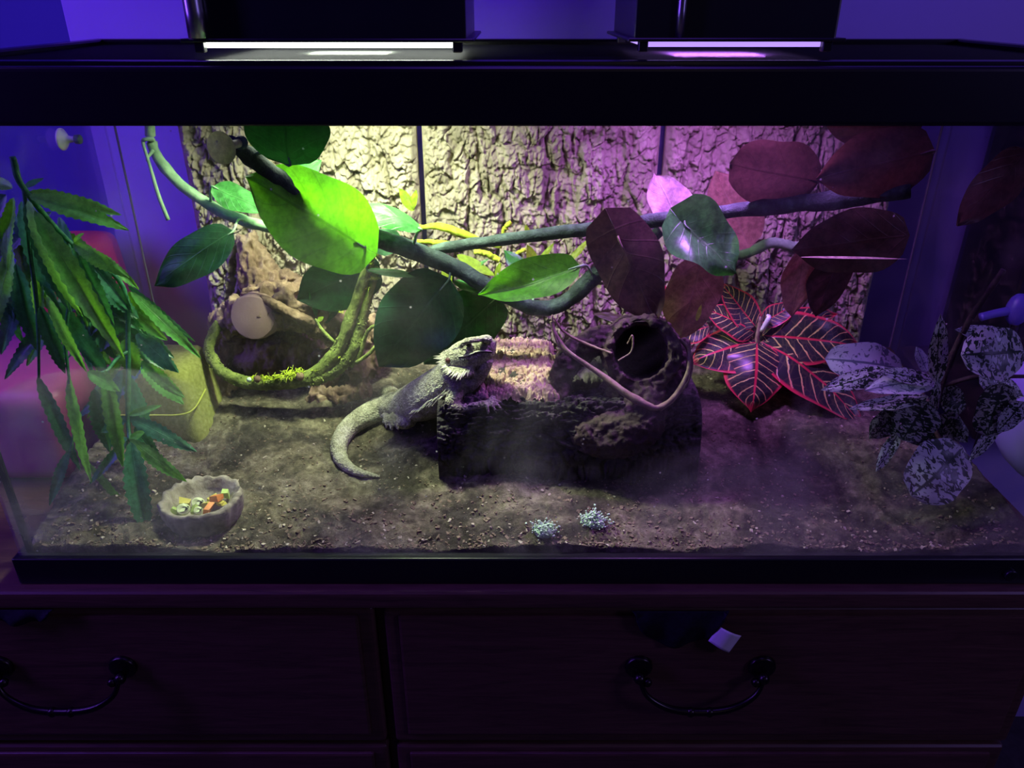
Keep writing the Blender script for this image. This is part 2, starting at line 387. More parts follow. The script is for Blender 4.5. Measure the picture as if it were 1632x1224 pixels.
M['cork'] = noisy('reddish_cork_bark', (.22, .14, .11), (.44, .29, .22), (.62, .46, .36), 38, (.6, 1, 1), .9, .6, 240, .003, 8)
M['drift'] = noisy('driftwood', (.075, .045, .028), (.21, .135, .085), (.40, .29, .19), 30, (1, 1, .6), .85, .6, 200, .003, 7)
M['stub'] = noisy('sawn_wood_end', (.26, .16, .125), (.31, .20, .155), (.36, .24, .19), 18, (1, 1, 1), .8, .25, 500, .001)
M['darkwood'] = noisy('dark_hollow_wood', (.025, .016, .016), (.06, .035, .034), (.13, .085, .075), 34, (1, 1, 1), .7, .6, 220, .003)
M['twig'] = noisy('bare_root_twig', (.16, .10, .075), (.30, .20, .15), (.42, .31, .23), 60, (1, 1, 1), .75)
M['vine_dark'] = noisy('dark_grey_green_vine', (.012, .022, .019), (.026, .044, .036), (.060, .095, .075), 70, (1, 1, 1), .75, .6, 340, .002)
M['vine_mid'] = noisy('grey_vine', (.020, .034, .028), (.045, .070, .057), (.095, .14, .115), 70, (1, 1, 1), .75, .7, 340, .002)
M['knobblue'] = plain('plastic_blue_lit', (.10, .09, .42), .4)  # blue room light put into the plastic's colour
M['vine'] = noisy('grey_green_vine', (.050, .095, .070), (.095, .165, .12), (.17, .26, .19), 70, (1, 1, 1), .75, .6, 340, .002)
M['vine_pale'] = noisy('pale_green_vine', (.14, .26, .13), (.22, .38, .20), (.32, .50, .28), 60, (1, 1, 1), .7, .4, 340, .0015)  # pale green by its own colour
M['moss_stem'] = noisy('mossy_olive_stem', (.07, .09, .02), (.15, .19, .04), (.26, .31, .07), 70, (1, 1, 1), .9, .7, 300, .003)
M['moss'] = noisy('yellow_green_moss', (.26, .36, .02), (.42, .52, .03), (.60, .68, .08), 120, (1, 1, 1), .9)
M['frost_moss'] = noisy('pale_green_moss', (.45, .68, .45), (.60, .82, .58), (.75, .9, .7), 160, (1, 1, 1), .9)
M['leaf_bright'] = leafmat('bright_green_leaf', (.045, .20, .012), (.03, .14, .01), (.17, .60, .01), .42, .55, 6, .4)
M['leaf_mid'] = leafmat('mid_green_leaf', (.06, .26, .055), (.14, .40, .10), (.10, .42, .06), .33, .4, 7, .5)
M['leaf_dark'] = leafmat('dark_green_leaf', (.012, .060, .020), (.035, .12, .035), (.012, .085, .010), .4, .25, 7, .5)  # dark green that also carries the shade of backlit leaves
M['leaf_lime'] = leafmat('lime_leaf', (.30, .45, .03), (.45, .55, .08), (.45, .65, .02), .4, .45)
M['leaf_red'] = leafmat('brick_red_leaf', (.27, .155, .095), (.34, .21, .14), (.32, .17, .10), .45, .4, 6, .4)
M['leaf_red_lit'] = leafmat('red_leaf_lit_pink', (.40, .30, .28), (.46, .36, .34), (.36, .23, .22), .45, .35, 6, .3)  # red leaf, strong pink lamp light put into its paler colour
M['leaf_plum'] = leafmat('dark_plum_leaf', (.080, .042, .034), (.13, .07, .055), (.10, .050, .036), .36, .28, 6, .4)
M['leaf_brown'] = leafmat('brown_leaf', (.075, .050, .034), (.2, .1, .07), (.16, .07, .04), .4, .3, 6, .3)
M['leaf_edge_lit'] = leafmat('leaf_edge_painted_lit', (.85, .66, .45), (.85, .66, .45), (.8, .6, .4), .4, .3, 6, .3)  # lamp light on the leaf edge painted as a pale colour
M['leaf_tan'] = leafmat('dull_tan_leaf', (.38, .19, .14), (.46, .26, .2), (.4, .16, .12), .5, .35, 6, .3)
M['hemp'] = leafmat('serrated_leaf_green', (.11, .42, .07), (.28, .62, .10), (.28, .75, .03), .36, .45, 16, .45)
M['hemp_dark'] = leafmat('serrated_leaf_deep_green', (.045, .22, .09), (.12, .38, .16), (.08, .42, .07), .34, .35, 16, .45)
M['olive'] = noisy('olive_felt', (.19, .20, .045), (.26, .27, .065), (.33, .34, .10), 200, (1, 1, 1), .95, .5, 700, .001)
M['seam'] = plain('yellow_green_piping', (.42, .45, .06), .7)
M['bowl'] = noisy('resin_stone', (.16, .135, .10), (.30, .26, .19), (.46, .42, .31), 60, (1, 1, 1), .8, .5, 240, .002)
M['red'] = plain('red_plastic', (.72, .045, .045), .4, 0, .1, 6)
M['mauve'] = plain('red_plastic_purple_lit', (.50, .07, .24), .45, 0, .1, 6)  # red plastic, purple room light put into its mauve colour
M['slot'] = plain('dark_slot', (.06, .006, .008), .6)
M['pillow'] = plain('pale_cloth_violet_lit', (.42, .40, .80), .9, 0, .08, 20, .3)  # pale cloth, tinted as if under the blue-violet light
M['cloth'] = noisy('black_cloth', (.004, .004, .007), (.007, .007, .012), (.012, .011, .02), 90, (1, 1, 1), .9)
M['tagm'] = plain('white_woven_tag', (.85, .82, .85), .75, 0, .05, 80, .2)
M['rubber'] = leafmat('clear_yellowish_suction_cup', (.55, .56, .40), (.55, .56, .40), (.75, .75, .5), .25, .7, 2, 0)
M['clipw'] = plain('white_clip_plastic', (.75, .78, .75), .3)
M['white_lens'] = emit('white_lamp_lens', (.92, 1.0, .86), 9.0)
M['violet_lens'] = emit('violet_lamp_lens', (.45, .28, 1.0), 1.3)

# croton blade: dark cells, yellow veins, red margin and midrib
t = NT('croton_leaf'); u = t.sep(t.coord('UV')); a = t.math('ABSOLUTE', t.math('SUBTRACT', t.math('MULTIPLY', u[1], 2), 1))
nz = t.noise(t.coord(), 60, 3)
ph = t.math('ADD', t.math('SUBTRACT', t.math('MULTIPLY', u[0], 9), t.math('MULTIPLY', a, 1.7)), t.math('MULTIPLY', nz, .5))
band = t.math('PINGPONG', ph, .5)
vein = t.math('SUBTRACT', 1, t.step(t.math('ADD', band, t.math('MULTIPLY', t.math('SUBTRACT', nz, .5), .16)), .035, .09))
br = t.math('SUBTRACT', 1, t.step(t.voro(t.comb(t.math('MULTIPLY', u[0], 14), t.math('MULTIPLY', u[1], 5)), 1.0, 'DISTANCE_TO_EDGE'), .03, .07))
vein = t.math('MAXIMUM', vein, t.math('MULTIPLY', br, .06))
cell = t.mix(t.noise(t.coord(), 25, 2), (.018, .045, .02), (.05, .022, .05)); yel = t.mix(t.step(a, .3, .95), (.80, .70, .20), (.85, .38, .18))
c = t.mix(vein, cell, yel); red = (.74, .055, .085)
edge = t.math('MAXIMUM', t.step(a, .84, .94), t.math('SUBTRACT', 1, t.step(a, .025, .06))); edge = t.math('MAXIMUM', edge, t.step(u[0], .86, .97))
c = t.mix(edge, c, red); t.set(Base_Color=c, Roughness=.3); t.bump(t.math('ADD', vein, edge), .35, .001)
tr = t.n('BsdfTranslucent'); t.t.links.new(c, tr.inputs[0]); mx = t.n('MixShader'); mx.inputs[0].default_value = .25
t.t.links.new(t.b.outputs[0], mx.inputs[1]); t.t.links.new(tr.outputs[0], mx.inputs[2]); t.t.links.new(mx.outputs[0], t.out.inputs[0]); M['croton'] = t.m
# white-spotted blade
def spotted(name, dark, pale, lo, hi, sx=8.5, sy=4.5):
    t = NT(name); u = t.sep(t.coord('UV')); w = t.noise(t.coord(), 80, 2, out=1)
    vec = t.n('VectorMath', operation='ADD'); t.t.links.new(t.comb(t.math('MULTIPLY', u[0], sx), t.math('MULTIPLY', u[1], sy)), vec.inputs[0])
    sc = t.n('VectorMath', operation='SCALE'); t.t.links.new(w, sc.inputs[0]); sc.inputs['Scale'].default_value = 1.0; t.t.links.new(sc.outputs[0], vec.inputs[1])
    k = t.step(t.noise(vec.outputs[0], 1.0, 2, .5, .9), lo, hi)
    a = t.math('ABSOLUTE', t.math('SUBTRACT', t.math('MULTIPLY', u[1], 2), 1)); k = t.math('MULTIPLY', k, t.step(a, .03, .09))
    c = t.mix(k, dark, pale); t.set(Base_Color=c, Roughness=.34); t.bump(k, .3, .001)
    tr = t.n('BsdfTranslucent'); t.t.links.new(c, tr.inputs[0]); mx = t.n('MixShader'); mx.inputs[0].default_value = .2
    t.t.links.new(t.b.outputs[0], mx.inputs[1]); t.t.links.new(tr.outputs[0], mx.inputs[2]); t.t.links.new(mx.outputs[0], t.out.inputs[0]); return t.m
M['spot'] = spotted('white_spotted_leaf', (.02, .05, .024), (.66, .74, .66), .46, .51, 17, 7)
M['spot_pale'] = spotted('mostly_white_spotted_leaf', (.16, .20, .24), (.72, .74, .78), .38, .46, 15, 7)
M['spot_dark'] = spotted('dark_spotted_leaf', (.02, .045, .02), (.40, .46, .36), .50, .56, 17, 7)
# lizard skin
t = NT('lizard_skin'); v = t.coord(); n = t.noise(v, 70, 5, .65, .5); n2 = t.noise(t.mapping(v, (1, 1, 1)), 260, 3)
base = t.ramp(n, [(.32, (.15, .14, .085)), (.48, (.34, .325, .21)), (.66, (.52, .50, .37))]); sc = t.voro(v, 420)
base = t.mix(t.math('MULTIPLY', t.step(sc, .35, .7), .45), base, (.07, .065, .045))
nrm = t.sep(t.n('NewGeometry').outputs['Normal'])
t.set(Base_Color=t.mix(t.math('MULTIPLY', n2, .25), base, (.5, .47, .36)), Roughness=.72); t.b.inputs['Specular IOR Level'].default_value = .3
t.bump(t.math('SUBTRACT', 1, sc), .9, .0012); M['lizard'] = t.m
M['lizard_spike'] = plain('pale_spine', (.62, .60, .46), .6, 0, .15, 90)
M['eyelid'] = plain('yellow_eyelid', (.52, .44, .10), .6, 0, .2, 300)
M['eye'] = plain('dark_glossy_eye', (.012, .009, .006), .08)

# ------------------------------------------------------------------ the room
TX0, TX1, TY0, TY1, TZ = -0.586, 0.634, 0.0, 0.45, 0.578
def struct(name, lo, hi, mat): return tag(rbox(name, lo, hi, mat, None, 0.001, 1), kind='structure')
struct('wall_back', (-0.655, 0.52, -0.85), (2.2, 0.60, 2.4), M['wall'])
struct('wall_left', (-2.6, 1.25, -0.85), (-0.655, 1.33, 2.4), M['wall2'])
struct('floor', (-2.6, -2.2, -0.93), (2.2, 1.33, -0.85), M['floorm'])

# ------------------------------------------------------------------ dresser
DX0, DX1, DF = -0.92, 0.70, 0.0
dr = thing('dresser', (-.1, .25, -.85), 'dark oak dresser with bail pulls carrying the glass tank', 'dresser')
bm = bmesh.new(); add_box(bm, (DX0, -.022, -.026), (DX1, .50, 0), .006, 3); bm_obj('dresser_top', bm, M['oak'], dr)
bm = bmesh.new()
add_box(bm, (DX0+.015, .012, -.84), (DX1-.015, .49, -.026), .002, 1); bm_obj('carcass', bm, M['oak'], dr)
xs = [(-.905, -.170), (-.158, .672)]
zs = [(-.034, -.272), (-.280, -.50), (-.508, -.74)]
for zi, (z1, z0) in enumerate(zs):
    for xi, (a, b) in enumerate(xs):
        bm = bmesh.new(); add_box(bm, (a, -.010, z0), (b, .014, z1), .007, 3)
        add_box(bm, (a+.018, -.0145, z0+.018), (b-.018, -.008, z1-.010), .004, 2)
        d = bm_obj('drawer', bm, M['oak'], dr)
        cx = P(112, 1100, -.015).x if xi == 0 else P(1110, 1100, -.015).x; cz = (z0+z1)/2+.027
        w = .078
        for s in (-1, 1):
            mb = MB(); mb.tube([(cx+s*w, -.0145, cz), (cx+s*w, -.020, cz), (cx+s*w, -.022, cz)], [.018, .016, .006], 14, up=(0, 0, 1))
            mb.ball((cx+s*w, -.028, cz-.008), .0075, 10); mb.ball((cx+s*(w-.010), -.030, cz-.012), .006, 8)
            mb.obj('pull_rosette', M['pull'], d)
        mb = MB(); q = [(cx-w, -.030, cz-.008), (cx-w*.86, -.036, cz-.030), (cx-w*.5, -.040, cz-.047), (cx, -.041, cz-.052), (cx+w*.5, -.040, cz-.047), (cx+w*.86, -.036, cz-.030), (cx+w, -.030, cz-.008)]
        mb.tube(q, [.003, .0036, .0046, .005, .0046, .0036, .003], 8, 36)
        for k in (-.012, .012): mb.ball((cx+k, -.041, cz-.052), .0066, 8)
        mb.obj('pull_bail', M['pull'], d)

# ------------------------------------------------------------------ glass tank
tk = thing('glass_terrarium', (.024, .225, 0), 'long glass terrarium with black plastic rims on the dresser', 'terrarium')
def ring(name, z0, z1, th, mat, parent, out=.006, bev=.003):
    bm = bmesh.new()
    x0, x1, y0, y1 = TX0-out, TX1+out, TY0-out, TY1+out
    for lo, hi in (((x0, y0, z0), (x1, y0+th, z1)), ((x0, y1-th, z0), (x1, y1, z1)), ((x0, y0+th*.9, z0), (x0+th, y1-th*.9, z1)), ((x1-th, y0+th*.9, z0), (x1, y1-th*.9, z1))): add_box(bm, lo, hi, bev, 3)
    return bm_obj(name, bm, mat, parent)
ring('top_rim', .528, .578, .016, M['black'], tk, .007, .004)
ring('bottom_rim', .0, .038, .014, M['black'], tk, .007, .003)
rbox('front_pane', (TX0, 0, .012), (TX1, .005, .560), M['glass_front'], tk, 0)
rbox('back_pane', (TX0, TY1-.005, .012), (TX1, TY1, .560), M['glass_side'], tk, 0)
rbox('side_pane', (TX0, .0055, .012), (TX0+.005, TY1-.0055, .560), M['glass_side'], tk, 0)
rbox('side_pane', (TX1-.005, .0055, .012), (TX1, TY1-.0055, .560), M['glass_side'], tk, 0)
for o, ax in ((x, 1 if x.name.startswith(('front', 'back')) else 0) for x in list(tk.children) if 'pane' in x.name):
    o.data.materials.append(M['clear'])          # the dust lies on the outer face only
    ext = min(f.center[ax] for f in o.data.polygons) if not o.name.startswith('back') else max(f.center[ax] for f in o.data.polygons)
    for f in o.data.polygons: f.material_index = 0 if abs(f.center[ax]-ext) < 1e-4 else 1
rbox('bottom_panel', (TX0+.006, .006, .010), (TX1-.006, TY1-.006, .016), M['seal'], tk, 0)
for x, sx in ((TX0, 1), (TX1, -1)):
    for y, sy in ((0, 1), (TY1, -1)):
        bm = bmesh.new(); kk = 1.0 if sy > 0 else .45; x0, x1 = sorted((x+sx*.0052, x+sx*(.0052+.0078*kk))); y0, y1 = sorted((y+sy*.0052, y+sy*(.0052+.005*kk))); add_box(bm, (x0, y0, .016), (x1, y1, .55), .001, 1); bm_obj('corner_seal', bm, M['seal'] if sy > 0 else M['clearseal'], tk)
# small round plug at the right end of the bottom rim
q = P(1612, 918, -.010); mb = MB(); mb.tube([(q.x, -.0068, q.z), (q.x, -.011, q.z), (q.x, -.012, q.z)], [.008, .0075, .004], 14, up=(0, 0, 1)); mb.obj('rim_plug', M['black'], tk)

# screen lid
ld = thing('screen_lid', (.024, .225, .566), 'black wire screen lid lying in the top rim of the tank', 'lid')
bm = bmesh.new(); a, b, c, d = TX0+.010, TX1-.010, .010, TY1-.010
for lo, hi in (((a, c, .566), (b, c+.016, .5815)), ((a, d-.016, .566), (b, d, .5815)), ((a, c+.015, .566), (a+.016, d-.015, .5815)), ((b-.016, c+.015, .566), (b, d-.015, .5815))): add_box(bm, lo, hi, .003, 2)
bm_obj('lid_frame', bm, M['lidblack'], ld)
mb = MB(); x = a+.014
def wire(lo, hi):
    (x0, y0, z0), (x1, y1, z1) = lo, hi
    mb.add([(x0, y0, z0), (x1, y0, z0), (x1, y1, z0), (x0, y1, z0), (x0, y0, z1), (x1, y0, z1), (x1, y1, z1), (x0, y1, z1)], [(0, 3, 2, 1), (4, 5, 6, 7), (0, 1, 5, 4), (1, 2, 6, 5), (2, 3, 7, 6), (3, 0, 4, 7)])
while x < b-.014: wire((x, c+.01, .5735), (x+.0006, d-.01, .5741)); x += .006
y = c+.014
while y < d-.014: wire((a+.01, y, .5741), (b-.01, y+.0006, .5747)); y += .006
tag(mb.obj('screen_mesh', M['wire'], ld, False), kind='stuff')

# ------------------------------------------------------------------ lamps on the lid
def lamp(name, x0, x1, y0, y1, label, lens, power, col, rim, spread, rod, lx, ly, dy):
    z0 = .582; t = thing(name, ((x0+x1)/2, (y0+y1)/2, z0), label, 'lamp', None)
    bm = bmesh.new(); th = .006; h = .21
    # open-bottomed housing: four walls and a roof, and a flared rim
    for lo, hi in (((x0, y0, z0+.010), (x1, y0+th, z0+h)), ((x0, y1-th, z0+.010), (x1, y1, z0+h)), ((x0, y0+th*.6, z0+.010), (x0+th, y1-th*.6, z0+h)), ((x1-th, y0+th*.6, z0+.010), (x1, y1-th*.6, z0+h)), ((x0+.002, y0+.002, z0+h-.010), (x1-.002, y1-.002, z0+h+.002))): add_box(bm, lo, hi, .0025, 2)
    bm_obj('housing', bm, M['housing'], t)
    bm = bmesh.new(); e = .008
    for lo, hi in (((x0-e, y0-e, z0+.009), (x1+e, y0+.004, z0+.0125)), ((x0-e, y1-.004, z0+.009), (x1+e, y1+e, z0+.0125)), ((x0-e, y0+.003, z0+.009), (x0+.004, y1-.003, z0+.0125)), ((x1-.004, y0+.003, z0+.009), (x1+e, y1-.003, z0+.0125))): add_box(bm, lo, hi, .001, 1)
    bm_obj('flared_rim', bm, rim, t)
    rbox('lens', (x0+.010, y0+.004, z0+.0035), (x1-.010, y1-.010, z0+.0085), lens, t, .001, 1)
    for sx in (x0+.004, x1-.014):
        for sy in (y0-.004, y1-.012): rbox('foot', (sx, sy, z0-.0008), (sx+.010, sy+.010, z0+.0095), M['housing'], t, .001, 1)
    mb = MB(); xx = x0+rod[0]
    mb.tube([(xx, y0-rod[1]*.5, z0+.013), (xx, y0-rod[1]*.5, z0+h-.002)], rod[1], 14); mb.obj('highlight_rod', rod[2], t)  # added rod, catches the LED to make the hood's violet highlight
    area_light('bulb', ((x0+x1)/2, (y0+y1)/2+dy, z0+.0015), lx, power, col, ((x0+x1)/2, (y0+y1)/2+dy, 0), t, ly, spread)
    return t
lamp('terrarium_lamp', -.330, -.047, .135, .335, 'wide black lamp hood with a bright white gap beneath it', M['white_lens'], POWER_WHITE, COL_WHITE, M['housing'], SPREAD_WHITE, (.011, .010, M['chrome']), .09, .045, .01)
lamp('terrarium_lamp', .128, .338, .150, .335, 'smaller black lamp hood leaking violet light onto the lid', M['violet_lens'], POWER_VIOLET, COL_VIOLET, M['housing'], SPREAD_VIOLET, (.046, .0045, M['chrome']), .10, .05, -.02)

# ------------------------------------------------------------------ bark background panels
labs = ['pale bark relief panel behind the bright green leaf, left end of the row', 'middle bark relief panel lit yellowish and magenta, behind the lizard', 'bark relief panel in violet shade behind the red croton plant']
for k, (xa, xb) in enumerate(((-.480, -.138), (-.130, .214), (.222, .565))):
    nx, nz = 270, 360; X, Z = np.meshgrid(np.linspace(xa, xb, nx), np.linspace(.055, .522, nz))
    U = X+.010*fbm(X*40, Z*25, None, 3, 3+k); V = Z+.014*fbm(X*40, Z*25, None, 3, 33+k)
    f1, f2, c1, dy1 = worley(U*58, V*27, 1+k, True); g1, g2, c2, dy2 = worley(U*150, V*95, 7+k, True)
    big = fbm(X*10, Z*3.2, None, 3, 50+k); fur = np.abs(fbm(U*26, V*6, None, 3, 70+k))
    h = sstep(.02, .13, f2-f1)*(.0018+.0045*c1-.0050*dy1)+sstep(.0, .14, g2-g1)*(.0008+.0022*c2-.0026*dy2)+.006*big+.010*sstep(.0, .20, fur)+.0034*fbm(X*200, Z*130, None, 4, 90+k)
    e = np.minimum(X-xa, xb-X); h = h*sstep(-.004, .012, e)
    Y = .437-.004-h-.004
    # close the panel with a back sheet so that it has thickness
    Xc = np.pad(X, 1, mode='edge'); Zc = np.pad(Z, 1, mode='edge'); Yc = np.pad(Y, 1, constant_values=.4375)
    o = grid_obj('bark_panel', Xc, Yc, Zc, M['bark'], None); tag(o, labs[k], 'bark panel', 'bark background panels')

# ------------------------------------------------------------------ substrate
nx, ny = 460, 190; X, Y = np.meshgrid(np.linspace(TX0+.007, TX1-.007, nx), np.linspace(.008, .442, ny))
H = .045+.15*Y+.006*np.sin(X*9+1)*np.sin(Y*14)+.004*np.sin(X*23+Y*17)
H = H+.0050*fbm(X*30, Y*30, None, 4, 5)+.0032*fbm(X*130, Y*130, None, 3, 8)
H = H-.006*sstep(.03, .0, Y-.008)*(.5+fbm(X*25, Y*3, None, 3, 2))
Xc = np.pad(X, 1, mode='edge'); Yc = np.pad(Y, 1, mode='edge'); Zc = np.pad(H, 1, constant_values=.018)
so = thing('substrate', (0, .22, .018), 'dry brown soil and chips covering the floor of the tank', 'soil')
tag(grid_obj('soil', Xc, Yc, Zc, M['soil'], so), kind='stuff')
def gh(x, y):
    return ground(x, y)+.0035*float(fbm(np.array([x*30]), np.array([y*30]), None, 4, 5)[0])+.0026*float(fbm(np.array([x*130]), np.array([y*130]), None, 3, 8)[0])
mbs = [MB(), MB()]
N = 5200; xs_ = RNG.uniform(TX0+.02, TX1-.02, N); ys_ = .010+.42*RNG.random(N)**1.9
zz = .045+.15*ys_+.006*np.sin(xs_*9+1)*np.sin(ys_*14)+.004*np.sin(xs_*23+ys_*17)+.0035*fbm(xs_*30, ys_*30, None, 4, 5)
zz = zz-.006*sstep(.03, .0, ys_-.008)*(.5+fbm(xs_*25, ys_*3, None, 3, 2))
for x, y, z in zip(xs_, ys_, zz):
    mbs[0 if RNG.random() < .87 else 1].chip((x, y, z), RNG.uniform(.0010, .0032 if y < .09 else .0026), RNG, .45)
tag(mbs[0].obj('bark_chips', M['chip0'], so, False), 'small brown bark chips', kind='stuff'); tag(mbs[1].obj('pale_chips', M['chip1'], so, False), 'small pale wood chips', kind='stuff')

# ------------------------------------------------------------------ cork log
lx0, lx1, ly0, ly1, lh = -.096, .243, .122, .325, .172
lg = thing('cork_log', ((lx0+lx1)/2, .22, .06), 'flat half log of cork bark that the lizard climbs on', 'log')
nu, nv = 240, 170; U, V = np.meshgrid(np.linspace(lx0, lx1, nu), np.linspace(0, 1, nv))
th = math.pi*(1-V)                              # front foot over the top to the back foot
e = .42; cy, ry = (ly0+ly1)/2, (ly1-ly0)/2; zb = .045
sgn = lambda q, p: np.sign(q)*np.abs(q)**p
PY = cy-ry*sgn(np.cos(math.pi*V), e); PZ = zb+(lh-zb)*np.abs(np.sin(math.pi*V))**e
NYv = -np.cos(math.pi*V); NZv = np.sin(math.pi*V)
S = V*.42
f1, f2, c1 = worley(U*34+.4*fbm(U*30, S*30, None, 2, 4), S*80+.6*fbm(U*30, S*30, None, 2, 14), 21); g1, g2, c2 = worley(U*120, S*150, 23)
D = .012*fbm(U*11, S*16, None, 3, 41)+.0065*sstep(.02, .3, f2-f1)*(.4+c1)+.003*sstep(0, .3, g2-g1)*(.4+c2)+.0025*fbm(U*160, S*220, None, 3, 44)-.004
ed = np.minimum(U-lx0, lx1-U); D = D*sstep(-.003, .010, ed)
Y3, Z3 = PY+NYv*D, PZ+NZv*D
Z3 = Z3-.016*sstep(.06, .0, U-lx0)*np.clip(np.sin(math.pi*V), 0, 1)*0.3
Uc = np.pad(U, ((0, 0), (1, 1)), mode='edge'); Yc = np.pad(Y3, ((0, 0), (1, 1)), constant_values=cy); Zc = np.pad(Z3, ((0, 0), (1, 1)), constant_values=zb+.03)
grid_obj('bark_shell', Uc, Yc, Zc, M['cork_shaded'], lg)
a_, b_ = P(756, 620, .20).x, P(888, 620, .20).x
CX, CY = np.meshgrid(np.linspace(a_, b_, 130), np.linspace(.142, .322, 190)); f1, f2, c1 = worley(CX*95, CY*110, 61); g1, g2, c2 = worley(CX*230, CY*230, 62)
ed = np.minimum(np.minimum(CX-a_, b_-CX), np.minimum(CY-.142, .322-CY)); ed = ed+.008*fbm(CX*60, CY*60, None, 3, 66)
CZ = lh-.004+.012*sstep(0, .012, ed)-.03*sstep(.002, -.006, ed)+.0055*sstep(0, .3, f2-f1)*(.3+c1)+.003*sstep(0, .3, g2-g1)*(.3+c2)+.006*fbm(CX*28, CY*28, None, 3, 67)
grid_obj('bark_crust', CX, CY, CZ, M['cork'], lg)
mb = MB()
for k in range(160):                              # loose scales of bark standing on the top
    x = RNG.uniform(lx0+.05, lx0+.17); y = RNG.uniform(.16, .30); mb.chip((x, y, lh+.006+.012*float(fbm(np.array([x*11]), np.array([.21*16]), None, 3, 41)[0])), RNG.uniform(.0016, .0042), RNG, .5)
tag(mb.obj('loose_scales', M['cork'], lg, False), kind='stuff')

# ------------------------------------------------------------------ chains given as (px, py, depth, radius px)
def chain(mb, pts, n=10, res=None, rough=0.0, seed=0):
    q = [P(a, b, y) for a, b, y, r in pts]; mb.tube(q, [p[3]*mpp(v) for p, v in zip(pts, q)], n, res, rough=rough, seed=seed)
    return q
def wooddisp(a1, a2, s, st=(1, 1, .5)):
    def f(c):
        x, y, z = c[:, 0]*st[0], c[:, 1]*st[1], c[:, 2]*st[2]
        r = 1-np.abs(fbm(x*55, y*55, z*55, 4, s))*2.2
        return a1*(r-.6)+a2*fbm(x*180, y*180, z*180, 3, s+5)
    return f
dw = thing('driftwood', P(460, 625, .31), 'gnarled brown driftwood stump with a dark hollow beside the bark panels', 'driftwood')
mb = MB()
chain(mb, [(392, 372, .405, 13), (405, 415, .40, 24), (420, 455, .385, 34), (455, 490, .37, 34)])
chain(mb, [(445, 440, .40, 16), (470, 470, .375, 30), (510, 500, .365, 26)])
chain(mb, [(352, 515, .375, 14), (343, 560, .355, 15), (345, 600, .33, 16), (372, 628, .315, 15)])
chain(mb, [(350, 520, .365, 22), (405, 495, .335, 36), (465, 488, .325, 38), (525, 515, .325, 32), (560, 555, .330, 26), (575, 600, .33, 20), (560, 630, .315, 16)])
chain(mb, [(585, 508, .36, 13), (600, 535, .352, 18), (592, 575, .345, 18), (572, 608, .335, 14)])
chain(mb, [(505, 560, .35, 10), (530, 575, .34, 14), (520, 610, .325, 14), (500, 632, .31, 12)])
chain(mb, [(345, 560, .405, 40), (440, 560, .410, 62), (530, 560, .405, 46)])
chain(mb, [(490, 628, .30, 12), (540, 632, .30, 15), (590, 622, .31, 12)])
cut = MB()
for a_, b_, y_, r_ in ((438, 412, .372, 9), (462, 452, .350, 12), (482, 478, .300, 14), (432, 446, .345, 8), (500, 500, .292, 9), (545, 548, .305, 12), (556, 590, .305, 8), (595, 548, .332, 7), (520, 535, .30, 9)):
    c = P(a_, b_, y_); cut.ball(c, (r_*mpp(c), 2.2*r_*mpp(c), 1.2*r_*mpp(c)), 10)
mb.fuse('stump_body', M['drift'], dw, .0022, 1, wooddisp(.011, .003, 3), cut)
mb = MB(); a = P(420, 495, .335); b = P(403, 506, .292); r = 37*mpp(b)
mb.tube([a, a.lerp(b, .7), b, b.lerp(a, -.04)], [r*1.0, r*1.02, r*.97, r*.9], 22, 12, rough=.08, seed=4); mb.obj('sawn_stub', M['stub'], dw)
mb = MB(); chain(mb, [(385, 468, .315, 4), (425, 478, .298, 7), (455, 494, .288, 9), (490, 512, .292, 9), (502, 522, .305, 5)], 8, 24, .3, 3); mb.fuse('torn_bark', M['drift'], dw, .0016, 1, wooddisp(.0018, .0012, 9))

hw = thing('hollow_branch', P(1000, 650, .17), 'dark hollow branch section with a round black mouth lying on the log', 'wood')
mb = MB(); cut = MB(); a = P(1022, 562, .140); b = P(1016, 548, .30)
chain(mb, [(1024, 566, .150, 60), (1022, 562, .175, 62), (1018, 555, .23, 56), (1014, 545, .29, 42)], 24, 20)
cut.tube([P(1022, 561, .10), P(1021, 560, .18), P(1018, 556, .262)], [47*mpp(a), 45*mpp(a), 36*mpp(a)], 22, 12)
chain(mb, [(1000, 535, .20, 24), (960, 540, .20, 22), (922, 560, .19, 24), (897, 592, .178, 20), (890, 635, .165, 19), (900, 675, .150, 20)])
chain(mb, [(985, 535, .185, 16), (958, 542, .18, 16), (930, 556, .18, 18)])
chain(mb, [(905, 672, .150, 20), (935, 688, .136, 34), (975, 690, .134, 42), (1015, 678, .134, 40), (1032, 640, .145, 36), (1037, 615, .155, 26)])
chain(mb, [(962, 610, .172, 12), (985, 628, .160, 20), (1010, 640, .150, 26)])
chain(mb, [(1090, 540, .20, 14), (1080, 590, .185, 18), (1064, 625, .17, 22), (1040, 645, .155, 24)])
c = P(948, 662, .100); cut.ball(c, 20*mpp(c), 12)
mb.fuse('gnarled_tube', M['darkwood'], hw, .0022, 2, wooddisp(.0055, .0022, 13, (1, 1, 1)), cut)
rt = thing('root_twig', P(1000, 630, .13), 'bare pinkish root twig looped around the hollow branch', 'twig')
